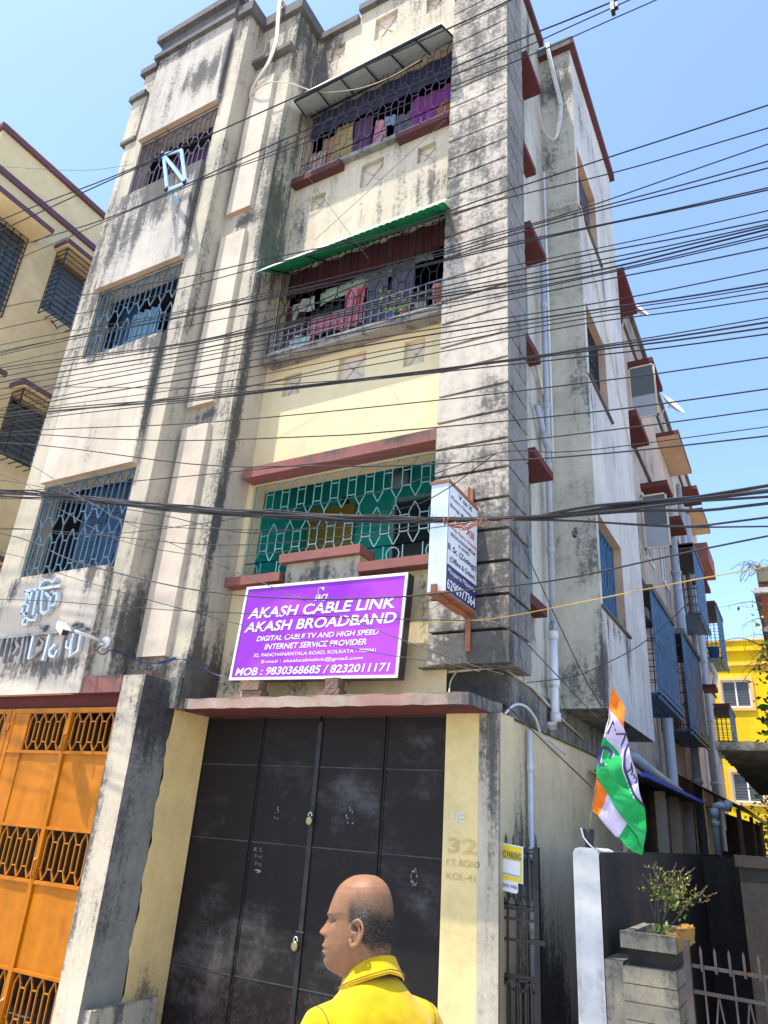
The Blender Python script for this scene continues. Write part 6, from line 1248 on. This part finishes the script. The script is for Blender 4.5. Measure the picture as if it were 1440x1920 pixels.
for sgn in (1, -1):                                                 # ears
    ec = Vector((.006, sgn*.0725, -.028))
    def ep(x, z, o): return tuple(HM @ (ec+Vector((x-.14*z*-1*0+.12*z*0-.10*z, sgn*(o+.30*max(0, -x)), z))))
    out = [(.013, .006, -.002), (.014, .020, .001), (.006, .031, .004), (-.006, .0335, .006), (-.016, .026, .007), (-.020, .012, .008), (-.018, -.002, .007), (-.012, -.016, .005), (-.005, -.027, .003), (.004, -.031, .002), (.011, -.025, 0), (.012, -.014, -.002)]
    hb.tube(catmull([ep(*q) for q in out], 3), .0042, 8)
    hb.tube(catmull([ep(*q) for q in ((.004, .022, .003), (-.006, .020, .003), (-.0105, .008, .003), (-.008, -.008, .002), (.0, -.017, .001))], 3), .0035, 8)
    hb.tube([ep(-.005, -.026, .002), ep(.004, -.027, .001)], .0065, 8); hb.tube([ep(.011, -.006, .001), ep(.008, .0, .003), ep(.011, .006, .001)], .0045, 8)
    P = [Vector(ep(*q)) for q in out]; c0 = Vector(ep(-.002, 0, -.004))
    for a, b_ in zip(P, P[1:]+P[:1]): q = Vector((0, 0, 0)); hb.poly([tuple(a), tuple(b_), tuple(c0)])
    hb.tube([ep(-.002, .006, -.006), ep(-.002, -.010, -.006)], .011, 10)
# trunk, legs and arms under the clothes
TO = Vector((-1.118, 2.028, 0)); TM = frame(TO, math.radians(152)); T = lambda x, y, z: tuple(TM @ Vector((x, y, z)))
hb.tube([T(.01, 0, 1.43), T(0, 0, 1.36), T(.01, 0, 1.25), T(.01, 0, 1.05), T(0, 0, .90)], [.056, .072, .115, .112, .12], 20)
hb.tube([T(-.02, .14, 1.31), T(-.01, -.0, 1.33), T(-.02, -.14, 1.31)], [.040, .055, .040], 14)
for sgn, sw in ((1, .06), (-1, -.04)):
    hb.tube([T(0, sgn*.085, .95), T(.02+sw*1.6, sgn*.095, .50), T(sw*2.6, sgn*.095, .09)], [.085, .058, .038], 14)
    hb.tube([T(sw*2.6-.03, sgn*.095, .05), T(sw*2.6+.14, sgn*.105, .035)], [.038, .03], 12)
    el = (-.02+sw*.4, sgn*.235, 1.08); wr = (.07+sw, sgn*.245, .86)
    hb.tube([T(-.02, sgn*.165, 1.30), T(-.02, sgn*.205, 1.20), T(*el)], [.045, .044, .037], 14); hb.tube([T(*el), T(*wr)], [.038, .025], 14)
    pk = (wr[0]+.02, wr[1], wr[2]-.085); hb.tube([T(*wr), T(wr[0]+.008, wr[1], wr[2]-.04), T(*pk)], [.024, .033, .032], 12)
    for f, (dx, L_) in enumerate(((-.026, .062), (-.009, .074), (.009, .07), (.025, .055))):
        a = Vector((pk[0]+dx, pk[1], pk[2])); hb.tube([T(*a), T(a.x+.006, a.y-sgn*.004, a.z-L_*.5), T(a.x+.010, a.y-sgn*.016, a.z-L_)], [.0095, .0085, .0065], 8)
    hb.tube([T(wr[0]+.03, wr[1]-sgn*.01, wr[2]-.03), T(wr[0]+.055, wr[1]-sgn*.02, wr[2]-.06), T(wr[0]+.06, wr[1]-sgn*.025, wr[2]-.09)], [.012, .010, .008], 8)
def remeshed(mb, voxel, smooth=4, fac=.5):
    me = bpy.data.meshes.new('tmp'); me.from_pydata(mb.v, [], mb.f); o = bpy.data.objects.new('tmp', me); COL.objects.link(o)
    r_ = o.modifiers.new('r', 'REMESH'); r_.mode = 'VOXEL'; r_.voxel_size = voxel
    if smooth: s_ = o.modifiers.new('s', 'SMOOTH'); s_.iterations = smooth; s_.factor = fac
    dg = bpy.context.evaluated_depsgraph_get(); dg.update(); out = bpy.data.meshes.new_from_object(o.evaluated_get(dg)); bpy.data.objects.remove(o); bpy.data.meshes.remove(me)
    b2 = MB(); b2.v = [tuple(v.co) for v in out.vertices]; b2.f = [tuple(p_.vertices) for p_ in out.polygons]; b2.m = [0]*len(b2.f); bpy.data.meshes.remove(out); return b2
PER = thing('person', 'bald man in a bright yellow collared shirt walking past with his head turned left', 'person', (TO.x, TO.y, 0))
hb = remeshed(hb, .0028, 2)
body = hb.build('body', 'skin', PER, smooth=True)
# skin tint with jaw and crease shading painted in, lips, brows, cropped hair stubble
HMi = HM.inverted()
def hair_mask(q):
    """0..1 density of cropped hair at a point of the head frame"""
    px = 540-q.x*HP; y = 480-q.z*HP
    if y > 760 or px < 400: return 0
    lo = 330+(px-470)*.27; d = max(0, min(1, (y-lo+70)/130))
    th_ = max(0, min(1, (y-190-(60 if px < 520 else 0))/150))*.33
    front = 455 if y < 470 else 455+(y-470)*.75
    fr = max(0, min(1, (px-front+18)/46))
    if y > 640: d *= max(0, 1-(y-640)/110)
    return max(d, th_)*fr
ca = body.data.color_attributes.new('tint', 'FLOAT_COLOR', 'POINT'); vals = []
for x, y, z in hb.v:
    q = HMi @ Vector((x, y, z)); c = Vector((.255, .126, .064)); py_ = 480-q.z*HP
    if q.z > -.22:
        h = 0 if abs(q.y) > .0785 and -.075 < q.z < .012 and q.x > -.032 else hair_mask(q); c = c.lerp(Vector((.050, .042, .038)), .92*h)
        if 1:
            g = lambda v, m_, s0: math.exp(-((v-m_)/s0)**2)
            if q.x > .05:
                c = c.lerp(Vector((.19, .07, .055)), .7*g(py_, 708, 24)*g(q.y, 0, .024))
                c = c.lerp(Vector((.05, .032, .026)), .85*(g(q.y, .031, .020)+g(q.y, -.031, .020))*g(py_, 431, 9))
                c = c.lerp(Vector((.045, .03, .025)), .75*(g(q.y, .033, .013)+g(q.y, -.033, .013))*g(py_, 473, 6))
                c = c.lerp(Vector((.28, .115, .065)), .35*g(py_, 575, 35)*g(q.y, 0, .02))
                c = c.lerp(Vector((.09, .04, .03)), .75*g(py_, 709, 6)*g(q.y, 0, .026)); c = c.lerp(Vector((.12, .05, .035)), .6*(g(q.y, .010, .006)+g(q.y, -.010, .006))*g(py_, 606, 9)); c = c.lerp(Vector((.17, .085, .05)), .45*(g(q.y, .030, .007)+g(q.y, -.030, .007))*g(py_, 640, 50)); c = c.lerp(Vector((.16, .09, .06)), .35*max(0, min(1, (py_-690)/90)))
            elif py_ > 640: c = c.lerp(Vector((.18, .1, .06)), .3)
            c = c.lerp(Vector((.29, .135, .075)), .3*max(0, min(1, (330-py_)/150)))
    vals += [c.x, c.y, c.z, 1]
ca.data.foreach_set('color', vals)
hm = MB(); rg = random.Random(77)
for _ in range(34000):
    z = rg.uniform(-.085, .10); th = rg.uniform(0, 2*math.pi); q = head_pt(z, th, .0005); h = hair_mask(q)
    if rg.random() > h**1.1: continue
    o = head_pt(z, th, .02)-q; o.normalize(); L_ = rg.uniform(.0035, .0075)*(.5+.7*h)
    e = q+(o*.50+Vector((-.55, 0, -.55))).normalized()*L_; s_ = o.cross(Vector((rg.uniform(-.3, .3), 0, 1))).normalized()*.00038
    grey = rg.random() < (.4 if (480-z*HP) < 370 else .04)
    hm.poly([tuple(HM @ (q+s_)), tuple(HM @ (q-s_)), tuple(HM @ e)], 1 if grey else 0)
hm.build('hair', ['hair', 'hair_grey'], PER)
ey = MB()
for sgn in (1, -1):
    c0 = Vector((K(252)-.0205, sgn*.031, .0020))
    for k in range(7):
        for j in range(10):
            pt = lambda a, b_: tuple(HM @ (c0+Vector((.0100*math.cos(a), .0105*math.sin(a)*math.cos(b_), .0100*math.sin(a)*math.sin(b_)))))
            a0, a1, b0, b1 = k*.17, (k+1)*.17, j*.6283, (j+1)*.6283; ey.quad(pt(a0, b0), pt(a1, b0), pt(a1, b1), pt(a0, b1), 1 if k < 6 else 0)
ey.build('eye', ['cloth_grey', 'cloth_black'], PER, smooth=True)
# shirt
sh = MB()
RINGS = [(.78, 0, .185, .125), (.95, .005, .178, .122), (1.10, .0, .182, .128), (1.20, -.008, .188, .130), (1.27, -.018, .184, .122), (1.32, -.026, .168, .110), (1.356, -.030, .142, .096), (1.385, -.026, .108, .084), (1.412, -.014, .080, .074), (1.430, 0, .068, .068)]
ri = []
for z, cx, wy, wx in RINGS:
    ri.append(len(sh.v))
    for j in range(40):
        a = 2*math.pi*j/40; c, s_ = math.cos(a), math.sin(a); ex = .85; sh.v.append(T(cx+wx*math.copysign(abs(c)**ex, c), wy*math.copysign(abs(s_)**ex, s_), z))
for a, b_ in zip(ri, ri[1:]):
    for j in range(40): sh.f.append((a+j, a+(j+1) % 40, b_+(j+1) % 40, b_+j)); sh.m.append(0)
sh.f.append(tuple(ri[0]+j for j in reversed(range(40)))); sh.m.append(0); sh.f.append(tuple(ri[-1]+j for j in range(40))); sh.m.append(0)
for sgn in (1, -1): sh.tube([T(-.022, sgn*.09, 1.345), T(-.024, sgn*.155, 1.315), T(-.022, sgn*.192, 1.25), T(-.02, sgn*.212, 1.16), T(-.022, sgn*.218, 1.09)], [.045, .060, .064, .060, .060], 20)
for k in range(9):                                                  # soft folds pulled towards the armpits and the back
    a = .4+.5*k; sh.tube([T(-.118-.004*math.sin(k), -.12+.03*k, 1.30-.02*k), T(-.126, -.10+.026*k, 1.18), T(-.122, -.11+.03*k, 1.02+.02*(k % 3))], [.004, .009, .004], 8)
from mathutils import noise as mn
from mathutils.bvhtree import BVHTree
sh = remeshed(sh, .0065, 16, .5)
nv_ = []
for q in sh.v:
    l_ = TM.inverted() @ Vector(q); w_ = mn.noise(Vector((l_.x*9, l_.y*9+l_.z*7, l_.z*5)))*.008+mn.noise(Vector((l_.x*24, l_.y*18-l_.z*24, l_.z*12)))*.0032
    r_ = Vector((l_.x, l_.y*.6, 0)); r_ = r_.normalized() if r_.length > .01 else Vector((0, 0, 0)); nv_.append(tuple(TM @ (l_+r_*w_)))
sh.v = nv_
shirt = sh.build('shirt', 'shirt', PER, smooth=True)
p = MB(); n = 44                                                    # folded collar
CP = []
for j in range(n+1):
    a = math.radians(25)+math.radians(310)*j/n; c, s_ = math.cos(a), math.sin(a)
    tz = lambda x: 1.432-.42*x
    b0 = Vector((.004+.066*c, .064*s_, 0)); tp = Vector((.006+.064*c, .062*s_, .024)); fo = Vector((.004+.069*c, .067*s_, .022)); ed = Vector((-.004+.086*c, .090*s_, -.022-.012*abs(s_)))
    for q_ in (b0, tp, fo, ed): q_.z += tz(q_.x)
    CP.append((b0, tp, (tp+fo)/2+Vector((0, 0, .0025)), fo, ed, ed+Vector((-.003*c, -.003*s_, -.004))))
for a, b_ in zip(CP, CP[1:]):
    for k in range(5): p.quad(T(*a[k]), T(*b_[k]), T(*b_[k+1]), T(*a[k+1]))
cl = p.build('collar', 'shirt', shirt, smooth=True)
p = MB(); p.tube([T(*(q[4]+Vector((0, 0, .004))+(q[4]-q[3]).normalized()*-.004+(Vector((q[4].x, q[4].y, 0)).normalized()*.0022))) for q in CP], .0016, 5); p.build('stripe', 'stripe_dark', cl)
p = MB()
for sgn in (1, -1):
    ring = []
    for k in range(25):
        a = 2*math.pi*k/24; ring.append(T(-.02+.070*math.cos(a), sgn*(.158+.012*math.sin(a)), 1.285+.078*math.sin(a)))
    bt_ = BVHTree.FromPolygons([Vector(q) for q in sh.v], sh.f); ring = [tuple(bt_.find_nearest(Vector(q))[0]) for q in ring]; p.tube(ring, .0018, 4)
p.build('seam', 'stripe_dark', shirt)
tr = MB()
tr.tube([T(0, 0, .97), T(0, 0, .86), T(0, 0, .78)], [.135, .142, .13], 24)
for sgn, sw in ((1, .06), (-1, -.04)): tr.tube([T(0, sgn*.085, .90), T(.02+sw*1.6, sgn*.097, .50), T(sw*2.6, sgn*.097, .07)], [.098, .075, .062], 18)
remeshed(tr, .012, 4).build('trousers', 'trousers', PER, smooth=True)
for sgn, sw in ((1, .06), (-1, -.04)):
    p = MB(); p.tube([T(sw*2.6-.06, sgn*.095, .05), T(sw*2.6, sgn*.095, .06), T(sw*2.6+.10, sgn*.103, .045), T(sw*2.6+.19, sgn*.108, .03)], [.035, .048, .045, .028], 12); p.build('shoe', 'shoe', PER, smooth=True)
